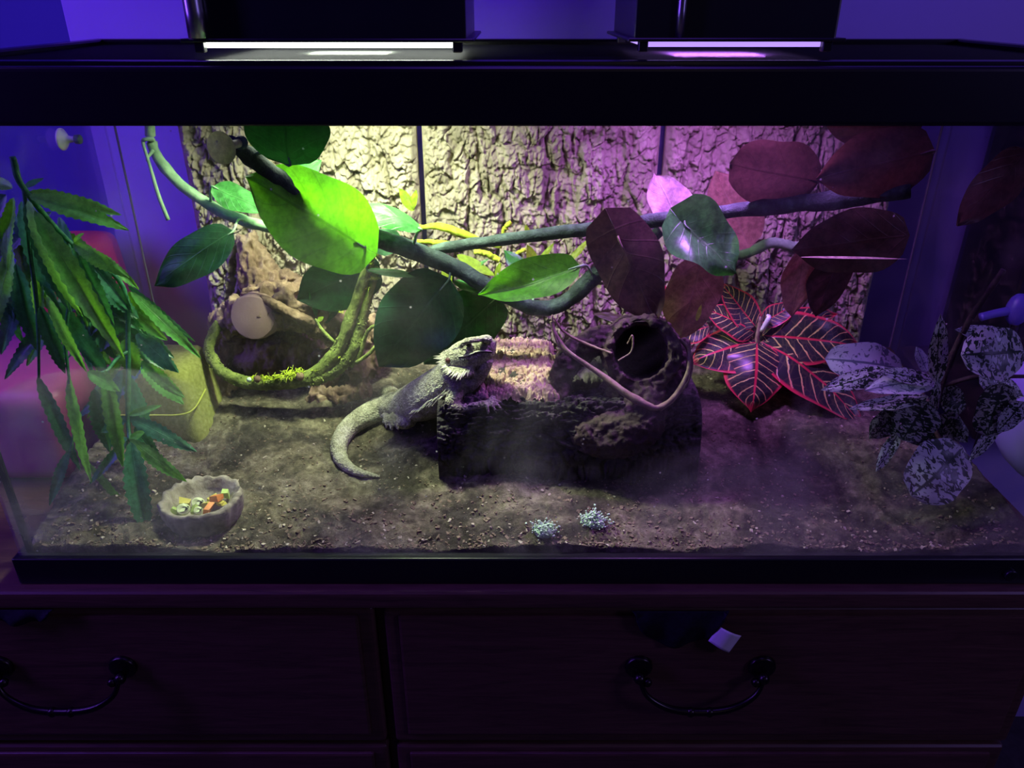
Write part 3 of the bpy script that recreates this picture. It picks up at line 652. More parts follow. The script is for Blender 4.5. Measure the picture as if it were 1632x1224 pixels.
for pts in ([(880, 502, .16, 2), (884, 530, .16, 4.5), (905, 560, .15, 6), (945, 588, .142, 7), (985, 618, .128, 9), (1020, 640, .118, 10), (1050, 650, .118, 8), (1078, 628, .125, 6), (1097, 590, .14, 5), (1096, 556, .155, 4), (1084, 540, .165, 3)],
            [(882, 506, .165, 2), (900, 530, .165, 3), (935, 548, .16, 3.2), (975, 563, .145, 2.6)],
            [(878, 512, .16, 3), (888, 545, .155, 3.5), (908, 568, .15, 3)],
            [(1058, 505, .20, 2.2), (1062, 525, .19, 2.6), (1085, 543, .17, 3.2), (1102, 570, .15, 3.4), (1098, 605, .14, 3), (1075, 635, .13, 3), (1052, 655, .12, 3)],
            [(1000, 548, .15, 2), (1008, 535, .148, 2.2), (1006, 560, .143, 2), (985, 575, .14, 2)]):
    pts = [(a, b, y, r*.68) for a, b, y, r in pts]
    mb = MB(); chain(mb, pts, 8, 60, .35, int(pts[0][0])); mb.obj('twig_strand', M['twig'], rt)

# ------------------------------------------------------------------ vines with leaves
def vine(name, label, pts, mat, leaves=(), rough=.3, cat='vine', group=None, pet=True, extra=()):
    b = P(*pts[0][:3]); t = thing(name, b, label, cat, group)
    mb = MB(); q = chain(mb, pts, 12, len(pts)*9, rough, int(pts[0][0])); mb.obj('vine_stem', mat, t)
    cur = [Vector(c) for c in catmull([tuple(v) for v in q], len(q)*8)]
    for e in extra:
        mb = MB(); chain(mb, e, 8, 30, .2, int(e[0][1])); mb.obj('side_shoot', mat, t)
    for L in leaves:
        base, tip, w, m = L[:4]; kw = L[4] if len(L) > 4 else {}
        leaf(t, base, tip, w, M[m], **kw)
        if pet:
            B = P(*base); n = min(cur, key=lambda c: (c-B).length); d = (n-B).length
            if d < .06:
                mb = MB(); mid = (B+n)/2+Vector((0, 0, .008)); mb.tube([n, mid, B, B.lerp(P(*tip), .12)], [.0022, .0016, .0015, .0008], 6, 12); mb.obj('petiole', M['vine_pale'] if m in ('leaf_bright', 'leaf_mid', 'leaf_dark', 'leaf_lime') else M['twig'], t)
    return t
up = (0, -.15, 1)
vine('jungle_vine', 'pale green vine hanging down from the top left corner', [(238, 180, .30, 7), (243, 232, .30, 8), (275, 282, .30, 8.5), (320, 318, .30, 9), (370, 345, .29, 9), (420, 360, .285, 9), (510, 376, .285, 9), (600, 392, .28, 8), (680, 402, .275, 8)], M['vine_pale'],
     [((338, 297, .28), (425, 338, .265), 62, 'leaf_mid', dict(prof='ovate', wave=.03)),
      ((372, 368, .25), (247, 456, .23), 92, 'leaf_dark', dict(prof='ovate', nrm=(.1, -.9, .45), curl=.1, label='dark green leaf hanging at the left')),
     ], extra=[[(245, 222, .295, 4), (232, 222, .29, 3), (228, 228, .29, 3), (238, 262, .28, 2.5), (252, 310, .27, 3.5), (268, 351, .265, 3)], [(244, 240, .295, 3), (235, 252, .285, 2.5), (238, 262, .28, 2)]])
vine('jungle_vine', 'dark vine with red and brown leaves crossing to the right under the violet lamp', [(676, 404, .28, 5), (700, 397, .275, 8.5), (760, 388, .27, 9.5), (840, 377, .26, 10), (920, 367, .25, 10.5), (1000, 357, .24, 11), (1050, 350, .235, 11.5), (1150, 338, .22, 12), (1250, 328, .20, 13), (1350, 316, .18, 15), (1450, 300, .16, 15)], M['vine_mid'],
     [((1082, 352, .25), (1042, 276, .29), 88, 'leaf_red_lit', dict(prof='heart', nrm=(0, -1, .5), fold=.25, wave=.05, lobe=.2, label='red leaf tinted pink as if strongly lit')),
      ((1091, 357, .20), (1172, 436, .17), 128, 'leaf_mid', dict(prof='heart', nrm=(.15, -1, .55), lobe=.30, fold=.35, wave=.08, crump=.06, label='crumpled green leaf with brown shadow folds')),
      ((985, 378, .20), (1046, 518, .18), 132, 'leaf_plum', dict(prof='heart', nrm=(-.15, -1, .35), lobe=.32, fold=-.12, label='dark plum coloured leaf')),
      ((1195, 395, .31), (1140, 272, .335), 98, 'leaf_red', dict(prof='broad', nrm=(0, -1, .3))),
      ((1305, 290, .21), (1163, 262, .19), 108, 'leaf_plum', dict(prof='round', nrm=(.1, -1, -.2), wave=.03)),
      ((1120, 410, .27), (1082, 545, .285), 105, 'leaf_red', dict(prof='broad', nrm=(0, -1, .3))),
      ((1450, 375, .19), (1262, 398, .20), 122, 'leaf_brown', dict(prof='broad', nrm=(0, -1, .15))),
      ((1275, 410, .145), (1447, 413, .145), 14, 'leaf_edge_lit', dict(prof='lance', nrm=(0, -.1, 1), fold=.2, crump=.0, label='leaf seen edge on, coloured pale as if lit')),
      ((1285, 395, .27), (1262, 505, .275), 78, 'leaf_tan', dict(prof='broad', nrm=(.3, -1, .2))),
      ((1340, 400, .27), (1300, 505, .28), 80, 'leaf_plum', dict(prof='broad', nrm=(.1, -1, .2))),
      ((1490, 240, .15), (1300, 285, .17), 130, 'leaf_brown', dict(prof='broad', nrm=(0, -1, .1))),
      ((1470, 200, .2), (1310, 190, .2), 110, 'leaf_brown', dict(prof='broad', nrm=(0, -1, .2))),
      ((1640, 240, .10), (1525, 360, .10), 100, 'leaf_plum', dict(prof='broad', nrm=(.2, -1, .1)))],
     )
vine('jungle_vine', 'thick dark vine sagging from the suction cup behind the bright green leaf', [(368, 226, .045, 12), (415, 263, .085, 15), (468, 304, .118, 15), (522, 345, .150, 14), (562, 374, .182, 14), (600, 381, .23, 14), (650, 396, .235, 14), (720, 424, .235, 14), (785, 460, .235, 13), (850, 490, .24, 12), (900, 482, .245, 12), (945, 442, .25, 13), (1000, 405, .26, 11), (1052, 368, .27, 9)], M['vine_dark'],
     [((582, 394, .170), (392, 282, .075), 172, 'leaf_bright', dict(prof='broad', nrm=(.05, -.92, .5), curl=.08, fold=-.05, lobe=.12, label='large bright green leaf crossed by a shadow')),
      ((461, 264, .055), (449, 138, .035), 138, 'leaf_dark', dict(prof='round', nrm=(0, -1, .1), label='dark green leaf under the top rim')),
      ((452, 300, .22), (512, 255, .23), 66, 'leaf_mid', dict(prof='broad')),
      ((672, 366, .22), (545, 330, .235), 62, 'leaf_mid', dict(prof='ovate', nrm=(0, -.45, .9), curl=.22, fold=-.35, wave=.05, label='glossy light green leaf')),
      ((604, 418, .29), (474, 478, .30), 112, 'leaf_dark', dict(prof='broad', nrm=(0, -1, .2))),
      ((716, 444, .225), (604, 585, .25), 150, 'leaf_dark', dict(prof='broad', nrm=(-.1, -1, .3), wave=.03, label='broad dark green leaf hanging above the soil')),
      ((795, 470, .24), (676, 580, .27), 118, 'leaf_dark', dict(prof='broad', nrm=(.1, -1, .05))),
      ((585, 430, .225), (676, 440, .24), 40, 'leaf_mid', dict(prof='lance', nrm=(0, -.12, 1))),
      ((722, 448, .24), (772, 466, .24), 40, 'leaf_mid', dict(prof='lance', nrm=(0, -.2, 1))),
      ((925, 424, .205), (762, 470, .185), 96, 'leaf_bright', dict(prof='ovate', nrm=(.15, -.75, .8), fold=.55, curl=-.18, label='folded green leaf with a dark upper half')),
      ((848, 448, .29), (803, 398, .30), 40, 'leaf_mid', dict(prof='ovate')),
      ((640, 385, .27), (575, 385, .27), 50, 'leaf_dark', dict(prof='broad', nrm=(0, -1, .4)))])
vine('jungle_vine', 'short blue-lit vine stub against the violet bark', [(1150, 412, .345, 7), (1190, 404, .345, 8), (1230, 387, .34, 8), (1268, 393, .34, 8), (1298, 388, .335, 9), (1312, 372, .33, 7)], M['vine_pale'], ())
vine('jungle_vine', 'dim vine stub slanting up in the dark top right corner', [(1375, 312, .33, 8), (1398, 288, .335, 8), (1425, 260, .34, 8), (1448, 232, .345, 8)], M['vine_pale'], ())

# mossy vine by the driftwood
mv = thing('moss_vine', P(440, 612, .27), 'mossy olive vine looping around the driftwood hollow', 'vine')
stems = [[(594, 402, .28, 7), (582, 440, .28, 8), (566, 490, .275, 10), (548, 540, .27, 11), (525, 578, .265, 12), (498, 600, .262, 12), (450, 611, .26, 11), (400, 611, .262, 10), (362, 598, .27, 9.5), (340, 575, .285, 9), (333, 552, .30, 8), (345, 522, .325, 8), (358, 505, .345, 6)],
         [(600, 425, .285, 5), (588, 470, .28, 7), (574, 520, .275, 9), (562, 560, .268, 10), (535, 590, .263, 10), (500, 607, .258, 9)],
         [(608, 524, .265, 2), (598, 519, .265, 2.5), (585, 530, .265, 3), (575, 560, .265, 3.5), (560, 585, .262, 3)],
         [(608, 524, .265, 2), (606, 540, .262, 2.5), (590, 562, .26, 3), (568, 578, .26, 3)],
         [(502, 508, .275, 2), (515, 528, .272, 3), (532, 545, .27, 3)]]
for s in stems:
    mb = MB(); chain(mb, s, 12, len(s)*9, .35, int(s[0][1])); mb.obj('mossy_stem', M['moss_stem'], mv)
fz = MB()
for s in stems[:2]:
    cv = catmull([tuple(P(a, b, y))+(r*mpp(P(a, b, y)),) for a, b, y, r in s], 160)
    for q in cv[40:]:
        for _ in range(7):
            d = RNG.normal(size=3); d /= np.linalg.norm(d); fz.chip(q[:3]+d*q[3]*1.0, RNG.uniform(.0008, .002), RNG, .7)
tag(fz.obj('moss_fuzz', M['moss_stem'], mv, False), kind='stuff')
def tuft(mb, c, r, n, rng, flat=.7):
    for k in range(n):
        d = rng.normal(size=3); d /= np.linalg.norm(d); d[2] = abs(d[2])*flat+.05; b = np.asarray(c)+d*r*rng.uniform(0, .5)+np.array([rng.uniform(-r, r)*.5, 0, 0])
        mid = b+d*r*.4+rng.normal(size=3)*r*.12; mb.tube([b, mid, mid+rng.normal(size=3)*r*.3], [r*.07, r*.06, r*.03], 4, 4)
mb = MB()
for (x, y, dep, r, n) in ((408, 604, .252, 9, 40), (425, 605, .250, 9, 50), (440, 603, .250, 10, 50), (462, 600, .250, 13, 80), (476, 597, .252, 11, 60), (595, 408, .272, 9, 40), (600, 404, .272, 9, 40), (588, 420, .272, 7, 30), (594, 445, .278, 8, 40), (588, 460, .278, 6, 30), (540, 570, .258, 5, 20), (545, 498, .27, 4, 14), (503, 592, .255, 6, 20)):
    c = P(x, y, dep); tuft(mb, c, r*mpp(c), n, RNG)
tag(mb.obj('moss_tufts', M['moss'], mv), 'bright yellow-green moss tufts', kind='stuff')
for k, (x, y, r, m) in enumerate(((410, 604, 6, 'drift'), (478, 600, 7, 'drift'), (397, 605, 4, 'frost_moss'))):
    mb = MB(); c = P(x, y, .246); mb.ball(c, r*mpp(c), 10); mb.obj('seed_bead', M[m], mv)
for a, b, w, m in (((513, 512, .30), (493, 460, .30), 20, 'leaf_mid'), ((513, 512, .30), (545, 478, .30), 34, 'leaf_dark'), ((575, 400, .27), (548, 412, .265), 14, 'leaf_mid'), ((575, 400, .27), (572, 425, .262), 12, 'leaf_lime'), ((505, 512, .285), (516, 505, .285), 12, 'leaf_lime')): leaf(mv, a, b, w, M[m], prof='ovate')

m2 = thing('moss_vine', P(720, 380, .36), 'bright yellow mossy vine with lime leaves against the middle bark panel', 'vine')
for s in ([(655, 358, .39, 2), (672, 362, .385, 4), (700, 361, .38, 6), (735, 372, .375, 6.5), (770, 386, .37, 5), (800, 392, .365, 4)], [(665, 385, .37, 3), (690, 386, .37, 4.5), (715, 388, .37, 4)], [(755, 401, .36, 4), (775, 404, .36, 5), (796, 415, .36, 5)], [(800, 378, .36, 3), (806, 362, .36, 4), (815, 354, .36, 4)], [(822, 412, .36, 3), (826, 403, .36, 3.5), (838, 398, .36, 3)]):
    mb = MB(); chain(mb, s, 8, 40, .5, int(s[0][0])); mb.obj('mossy_stem', M['moss'], m2)
for a, b, w, m in (((660, 336, .38), (636, 300, .38), 26, 'leaf_lime'), ((655, 334, .38), (664, 302, .38), 18, 'leaf_lime'), ((853, 422, .37), (840, 390, .37), 24, 'leaf_lime'), ((855, 422, .37), (884, 386, .37), 14, 'leaf_lime'), ((905, 418, .36), (940, 380, .36), 16, 'leaf_lime'), ((728, 406, .35), (790, 440, .34), 26, 'leaf_lime'), ((790, 440, .34), (798, 418, .34), 12, 'leaf_lime'), ((705, 428, .33), (722, 452, .33), 22, 'leaf_lime'), ((842, 375, .37), (838, 358, .37), 12, 'leaf_lime'), ((730, 440, .35), (780, 412, .35), 14, 'leaf_mid'), ((1110, 512, .27), (1118, 485, .27), 10, 'leaf_lime'), ((1000, 510, .36), (945, 500, .36), 22, 'leaf_brown')): leaf(m2, a, b, w, M[m], prof='lance')

# ------------------------------------------------------------------ hanging serrated-leaf plant
hp = thing('hanging_plant', P(40, 300, .11), 'green hanging plant with long serrated leaves in the left corner', 'plant')
mb = MB(); chain(mb, [(20, 250, .10, 5), (38, 300, .105, 5), (110, 385, .13, 4), (195, 455, .15, 4), (204, 560, .14, 4), (204, 665, .11, 4), (207, 704, .09, 3)], 8, 60, .2); mb.obj('plant_stem', M['hemp_dark'], hp)
for q in ([(110, 385, .13, 3), (112, 460, .115, 3), (104, 540, .105, 3), (110, 602, .10, 2.5), (118, 680, .09, 2), (112, 722, .08, 2)], [(38, 300, .105, 3), (48, 400, .11, 3), (60, 500, .115, 3), (62, 602, .12, 2)], [(204, 560, .14, 3), (186, 572, .12, 3), (168, 592, .092, 2.5), (142, 594, .086, 2)], [(118, 680, .09, 2), (130, 715, .095, 2), (138, 736, .10, 2)]):
    mb = MB(); chain(mb, q, 8, 40, .2, int(q[1][0])); mb.obj('side_stem', M['hemp_dark'], hp)
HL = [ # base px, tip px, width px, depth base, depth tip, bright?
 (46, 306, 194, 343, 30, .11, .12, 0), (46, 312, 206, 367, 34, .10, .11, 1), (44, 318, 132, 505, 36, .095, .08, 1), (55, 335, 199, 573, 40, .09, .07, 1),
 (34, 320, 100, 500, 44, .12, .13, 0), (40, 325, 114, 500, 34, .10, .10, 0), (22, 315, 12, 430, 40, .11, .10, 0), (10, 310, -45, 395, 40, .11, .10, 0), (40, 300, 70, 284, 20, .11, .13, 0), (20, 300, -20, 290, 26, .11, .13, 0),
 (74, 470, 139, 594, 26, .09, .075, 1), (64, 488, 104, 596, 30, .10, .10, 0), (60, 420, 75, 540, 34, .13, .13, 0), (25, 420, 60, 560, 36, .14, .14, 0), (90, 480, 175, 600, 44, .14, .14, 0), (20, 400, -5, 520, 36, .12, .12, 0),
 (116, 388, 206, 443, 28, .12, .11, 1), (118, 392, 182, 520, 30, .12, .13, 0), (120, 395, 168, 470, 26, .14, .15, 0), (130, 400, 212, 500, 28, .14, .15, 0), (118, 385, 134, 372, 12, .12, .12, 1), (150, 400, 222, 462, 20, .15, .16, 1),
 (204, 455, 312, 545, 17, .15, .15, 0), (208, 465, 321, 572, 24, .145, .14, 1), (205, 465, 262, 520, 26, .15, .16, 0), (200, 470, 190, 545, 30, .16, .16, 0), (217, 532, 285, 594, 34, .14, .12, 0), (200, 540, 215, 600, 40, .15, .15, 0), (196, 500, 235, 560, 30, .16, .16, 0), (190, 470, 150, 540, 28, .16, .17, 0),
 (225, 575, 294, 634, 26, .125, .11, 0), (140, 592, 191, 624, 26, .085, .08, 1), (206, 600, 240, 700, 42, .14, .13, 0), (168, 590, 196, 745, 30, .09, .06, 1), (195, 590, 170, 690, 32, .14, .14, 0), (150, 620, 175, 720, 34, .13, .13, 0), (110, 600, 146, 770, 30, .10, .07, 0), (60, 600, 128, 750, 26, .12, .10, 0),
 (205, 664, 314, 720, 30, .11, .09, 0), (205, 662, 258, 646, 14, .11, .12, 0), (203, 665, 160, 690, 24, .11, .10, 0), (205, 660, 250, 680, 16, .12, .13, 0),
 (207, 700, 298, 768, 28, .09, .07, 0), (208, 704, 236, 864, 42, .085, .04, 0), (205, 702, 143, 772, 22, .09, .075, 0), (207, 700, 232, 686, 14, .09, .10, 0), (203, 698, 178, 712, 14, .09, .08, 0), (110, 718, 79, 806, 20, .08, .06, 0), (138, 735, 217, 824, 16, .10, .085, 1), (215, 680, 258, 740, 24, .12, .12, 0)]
rq = random.Random(4)
for (bx_, by_, n_) in ((20, 350, 8), (15, 430, 8), (60, 350, 8), (130, 420, 9), (190, 480, 7), (110, 500, 8), (200, 590, 5)):
    for _ in range(n_):
        an = rq.uniform(.6, 2.5); L_ = rq.uniform(80, 135); x_ = bx_+rq.uniform(-35, 35); y_ = by_+rq.uniform(-30, 30)
        HL.append((x_, y_, x_+L_*math.cos(an), y_+L_*math.sin(an), rq.uniform(22, 34), .17, .16, 0))
for k, (a, b, c, d, w, y0, y1, br) in enumerate(HL):
    w *= 1.15
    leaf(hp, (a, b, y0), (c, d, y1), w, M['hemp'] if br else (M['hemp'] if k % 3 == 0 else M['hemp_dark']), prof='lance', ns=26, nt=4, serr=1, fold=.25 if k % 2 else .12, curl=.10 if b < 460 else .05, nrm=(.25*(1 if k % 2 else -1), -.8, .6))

# ------------------------------------------------------------------ croton
cp = thing('croton_plant', G(1207, 610), 'red-edged croton plant with yellow veins rooted behind the log', 'plant')
mb = MB(); g0 = G(1207, 610); mb.tube([g0, P(1208, 570, .335), P(1207, 540, .33), P(1212, 505, .33)], [.004, .004, .0035, .002], 8, 20); mb.obj('plant_stem', M['twig'], cp)
for a, b, w, kw in (((1208, 545, .33), (1098, 580, .30), 92, dict(nrm=(-.2, -.6, .9), fold=-.2, curl=.18)), ((1206, 546, .315), (1197, 657, .245), 108, dict(nrm=(0, -.6, .85), fold=-.25, curl=.22)), ((1212, 545, .325), (1378, 682, .255), 100, dict(nrm=(.25, -.6, .8), fold=-.15, curl=.2)), ((1214, 535, .335), (1372, 552, .33), 84, dict(nrm=(.1, -.9, .5), curl=.25, fold=.1)),
                    ((1214, 515, .335), (1272, 482, .345), 36, dict(nrm=(0, -.8, .6), fold=.3)), ((1204, 520, .335), (1148, 450, .35), 50, dict(nrm=(-.1, -.9, .5), fold=.2)), ((1203, 530, .335), (1118, 490, .345), 56, dict(nrm=(-.1, -.8, .6), curl=.2)), ((1130, 520, .33), (1062, 545, .325), 40, dict(nrm=(-.1, -.8, .6), curl=.2)), ((1215, 525, .34), (1335, 500, .36), 50, dict(nrm=(0, -.9, .5), curl=.2)), ((1090, 520, .34), (1060, 455, .35), 34, dict(nrm=(0, -1, .3)))):
    leaf(cp, a, b, w, M['croton'], prof='croton', ns=22, nt=7, **kw)
mb = MB(); c = P(1225, 508, .325); mb.tube([P(1213, 528, .328), c, P(1223, 502, .33)], [.003, .004, .002], 8, 10); mb.obj('bud', M['clipw'], cp)

# ------------------------------------------------------------------ white-spotted plant
sp = thing('spotted_plant', P(1500, 620, .13), 'dark plant with white spotted leaves in the right corner', 'plant')
mb = MB(); chain(mb, [(1600, 430, .12, 5), (1540, 520, .13, 5), (1500, 615, .13, 5), (1490, 680, .11, 4), (1520, 730, .08, 3)], 8, 40, .2); chain(mb, [(1500, 615, .13, 4), (1560, 600, .12, 4), (1632, 600, .11, 3)], 8, 20, .2); mb.obj('plant_stem', M['darkwood'], sp)
for a, b, w, m, kw in (((1440, 590, .15), (1314, 572, .15), 66, 'spot_pale', dict(nrm=(0, -.8, .6), curl=.2)), ((1420, 590, .12), (1308, 622, .10), 44, 'spot', dict(nrm=(0, -.7, .7))), ((1490, 608, .12), (1378, 622, .09), 54, 'spot_pale', dict(nrm=(0, -.6, .8), curl=.12)), ((1488, 606, .11), (1400, 592, .10), 40, 'spot', dict(nrm=(0, -.6, .8))),
    ((1492, 615, .12), (1499, 500, .12), 44, 'spot', dict(nrm=(.1, -1, .1))), ((1632, 560, .09), (1532, 566, .08), 84, 'spot', dict(nrm=(.1, -.9, .5), curl=.15)), ((1620, 540, .13), (1522, 525, .13), 46, 'spot', dict(nrm=(0, -.6, .8))), ((1480, 632, .11), (1352, 652, .09), 34, 'spot', dict(nrm=(0, -.6, .8))), ((1440, 650, .12), (1385, 700, .12), 60, 'spot_dark', dict(nrm=(0, -1, .3))),
    ((1480, 640, .10), (1438, 702, .09), 76, 'spot_dark', dict(nrm=(0, -1, .3))), ((1500, 660, .11), (1542, 705, .10), 50, 'spot_dark', dict(nrm=(0, -1, .4))), ((1432, 690, .10), (1396, 752, .08), 30, 'spot', dict(nrm=(-.2, -1, .2))), ((1535, 712, .08), (1452, 790, .05), 98, 'spot', dict(nrm=(0, -.9, .5), curl=.1)), ((1600, 610, .08), (1572, 696, .07), 66, 'spot_dark', dict(nrm=(0, -1, .3))),
    ((1632, 640, .07), (1590, 690, .07), 50, 'spot', dict(nrm=(0, -1, .3))), ((1495, 605, .115), (1482, 688, .10), 22, 'spot', dict(nrm=(0, -1, .2))), ((1478, 592, .15), (1460, 552, .16), 26, 'spot_pale', dict(nrm=(0, -1, .3))), ((1590, 680, .08), (1545, 735, .07), 30, 'spot', dict(nrm=(0, -1, .3))), ((1560, 600, .10), (1632, 632, .09), 50, 'spot', dict(nrm=(0, -.8, .5))), ((1520, 690, .12), (1440, 700, .12), 44, 'spot_dark', dict(nrm=(0, -1, .5))), ((1530, 660, .13), (1505, 610, .14), 50, 'spot_dark', dict(nrm=(0, -1, .3)))):
    leaf(sp, a, b, w, M[m], prof='round' if w > 60 else 'ovate', ns=16, nt=6, **kw)

# ------------------------------------------------------------------ bearded lizard
lz = thing('lizard', P(655, 650, .24), 'grey-olive bearded lizard with pale spines looking up to the right', 'lizard')
mb = MB()
def LP(a, b, y): return P(a, b, y)
def loft(pts, n=16, res=None, up=(0, 0, 1)):
    q = [P(a, b, y) if y is not None else G(a, b, 0.0) for a, b, y, w, h in pts]
    mb.tube(q, [(p[3]*mpp(v), p[4]*mpp(v)) for p, v in zip(pts, q)], n, res, up=up); return q
tail = [(612, 650), (582, 663), (556, 682), (542, 704), (541, 724), (552, 742), (575, 754), (606, 760)]
trad = [22, 19, 16, 13.5, 11.5, 9, 6, 2.5]
tq = [G(a, b, r*.0009*.55) for (a, b), r in zip(tail, trad)]
back = [(640, 645, .245), (672, 637, .222), (700, 623, .200), (722, 605, .186), (738, 588, .178)]
bq = [P(*p) for p in back]
pts = [*reversed(tq), *bq]; rr = [(r*.00092, r*.00082) for r in reversed(trad)]+[(.027, .0215), (.035, .0295), (.036, .031), (.030, .028), (.025, .024)]
mb.tube(pts, rr, 20, 90)
# head: skull, throat, brow and nose
loft([(703, 569, .182, 10, 8), (720, 571, .178, 23, 18), (743, 566, .173, 27, 25), (761, 560, .169, 23, 24.5), (775, 556, .166, 18, 21.5), (784, 556, .164, 13, 17), (789, 557, .163, 7, 11)], 18, 40)
loft([(780, 570, .164, 11, 9), (768, 588, .166, 17, 13), (753, 605, .170, 22, 17), (737, 620, .176, 24, 20)], 14, 24)
loft([(708, 585, .168, 10, 7), (722, 590, .160, 17, 10), (740, 592, .156, 17, 10), (754, 588, .158, 12, 9)], 12, 20)
loft([(733, 553, .153, 5, 4), (741, 545, .149, 7, 5), (751, 542.5, .149, 7, 5), (762, 541, .153, 6, 5), (774, 539.5, .157, 9, 6.5), (782, 543, .159, 8, 6.5)], 10, 20)
# legs
def leg(pts, toes, tr=2.6):
    q = [P(*p[:3]) for p in pts]; mb.tube(q, [p[3]*mpp(v) for p, v in zip(pts, q)], 12, 26)
    f = q[-1]
    for (a, b, y) in toes:
        e = P(a, b, y); m = f.lerp(e, .55)+Vector((0, 0, .004)); r = tr*mpp(e); mb.tube([f, m, e, e+(e-m)*.25+Vector((0, 0, -.002))], [r*1.25, r*1.1, r*.9, r*.35], 7, 10)
leg([(735, 610, .166, 17), (727, 627, .153, 14), (719, 646, .142, 11), (738, 650, .140, 8), (760, 647, .138, 7), (774, 643, .138, 6.5)], [(792, 634, .148), (797, 641, .142), (797, 649, .136), (790, 655, .132), (778, 656, .130)])
leg([(757, 596, .205, 12), (768, 608, .215, 10), (762, 622, .220, 8), (772, 626, .222, 7)], [(785, 620, .23), (788, 627, .224), (784, 633, .218)])
leg([(642, 640, .235, 18), (652, 655, .215, 16), (650, 672, .205, 12), (634, 672, .207, 10), (620, 665, .212, 9)], [(612, 672, .200), (616, 678, .196), (624, 681, .194), (634, 682, .194), (608, 664, .206)], 3.2)
leg([(628, 632, .275, 14), (618, 625, .30, 11), (606, 632, .315, 9)], [(596, 636, .32), (598, 642, .312), (606, 645, .308)])
def lzdisp(c):
    return .0006*vnoise(c[:, 0]*520, c[:, 1]*520, c[:, 2]*520, 2)+.0007*fbm(c[:, 0]*120, c[:, 1]*120, c[:, 2]*120, 2, 8)
body = mb.fuse('lizard_body', M['lizard'], lz, .0012, 3, lzdisp)
# spines along flank, beard and back of head
mb = MB(); rg = np.random.default_rng(5)
def spine(a, b, y, dx, dy, L, r=1.1, jit=2.0):
    p = P(a+rg.normal()*jit, b+rg.normal()*jit*.6, y); q = P(a+dx*L, b+dy*L, y-.006); k = mpp(p); mb.cone(p, q, r*k*1.15, 5)
def hit(a, b):                                   # where the view of a pixel meets the body
    d = ray(a, b).normalized(); ok, loc, nor, _ = body.ray_cast(body.matrix_world.inverted() @ CAM, d); return (loc, nor) if ok else (None, None)
bpy.context.view_layer.update()
def sp2(a, b, dx, dy, L, r=1.2):
    a += rg.normal()*1.2; b += rg.normal()*1.0
    p, n = hit(a, b)
    if p is None: return
    k = mpp(p); d = (Rv*dx-Uv*dy).normalized()*.85+n*.55; mb.cone(p-n*.001, p+d.normalized()*L*k, r*k, 5)
for k in range(32):                              # flank fringe
    s = k/31; a, b = 658+s*60, 657-s*38; sp2(a, b+rg.uniform(-2, 5), -.75, .62, rg.uniform(9, 14), 1.3)
for k in range(26):
    s = k/25; sp2(650+s*62, 650-s*42, -.8, .3, rg.uniform(4, 7), 1)
for k in range(26):                              # beard and jaw
    s = k/25; a = 706+s*42; b = 577+22*math.sin(s*2.4)-s*6; sp2(a, b, -.7+s*.5, .75, rg.uniform(11, 16), 1.6)
for k in range(14): s = k/13; sp2(702+s*8, 566+s*18, -1, .15, rg.uniform(10, 14), 1.5)
for k in range(26): s = k/25; sp2(706+s*34, 563-s*13, -.8, -.15, rg.uniform(4, 7), 1.1)
for k in range(18): s = k/17; sp2(713+s*10, 605+s*10, -.6, .5, rg.uniform(5, 9), 1.2)
for k in range(150):                             # small back scales
    s = rg.random(); sp2(648+s*72+rg.uniform(-8, 8), 640-s*46+rg.uniform(-12, 10), -.8, .1, rg.uniform(2, 3.5), .8)
for k in range(24): s = k/23; sp2(735+s*30, 572-s*6, .2, .5, 2.5, 1.4)
tag(mb.obj('spines', M['lizard_spike'], lz, False), 'pale spiky scales', kind='stuff')
m_ = [hit(a, b) for a, b in ((731, 570), (740, 569), (750, 566.5), (758, 563), (766, 561.5), (775, 561), (784, 562))]; m_ = [(p, n) for p, n in m_ if p is not None]
if len(m_) > 3:
    e = MB(); e.tube([p+n*.0001 for p, n in m_], .0008, 6, 24); e.obj('mouth_line', M['eye'], lz)
    e = MB(); e.tube([p+n*.0004+Vector((0, 0, .0016)) for p, n in m_], [.0004]+[.0011]*(len(m_)-2)+[.0004], 6, 24); e.obj('lip', M['lizard_spike'], lz)
p_, n_ = hit(714, 575)
if p_ is not None: e = MB(); e.ball(p_-n_*.0012, .0042, 10); e.obj('ear_opening', M['slot'], lz)
p, n = hit(748, 549)
if p is not None:
    k = mpp(p); e = MB(); e.ball(p+n*.0016, 4.8*k, 16); eo = e.obj('eye', M['eye'], lz)
    e = MB(); pts_ = [P(742, 551, 0), P(745, 545, 0), P(751, 543.5, 0), P(755, 547, 0)]
    q = [p+n*.0048+(Rv*dx-Uv*dy)*k for dx, dy in ((-6.5, 4), (-5, -2.5), (1, -5.5), (6.5, -2))]
    e.tube(q, [.0009, .0021, .0022, .0009], 8, 16); e.obj('eyelid', M['eyelid'], lz)

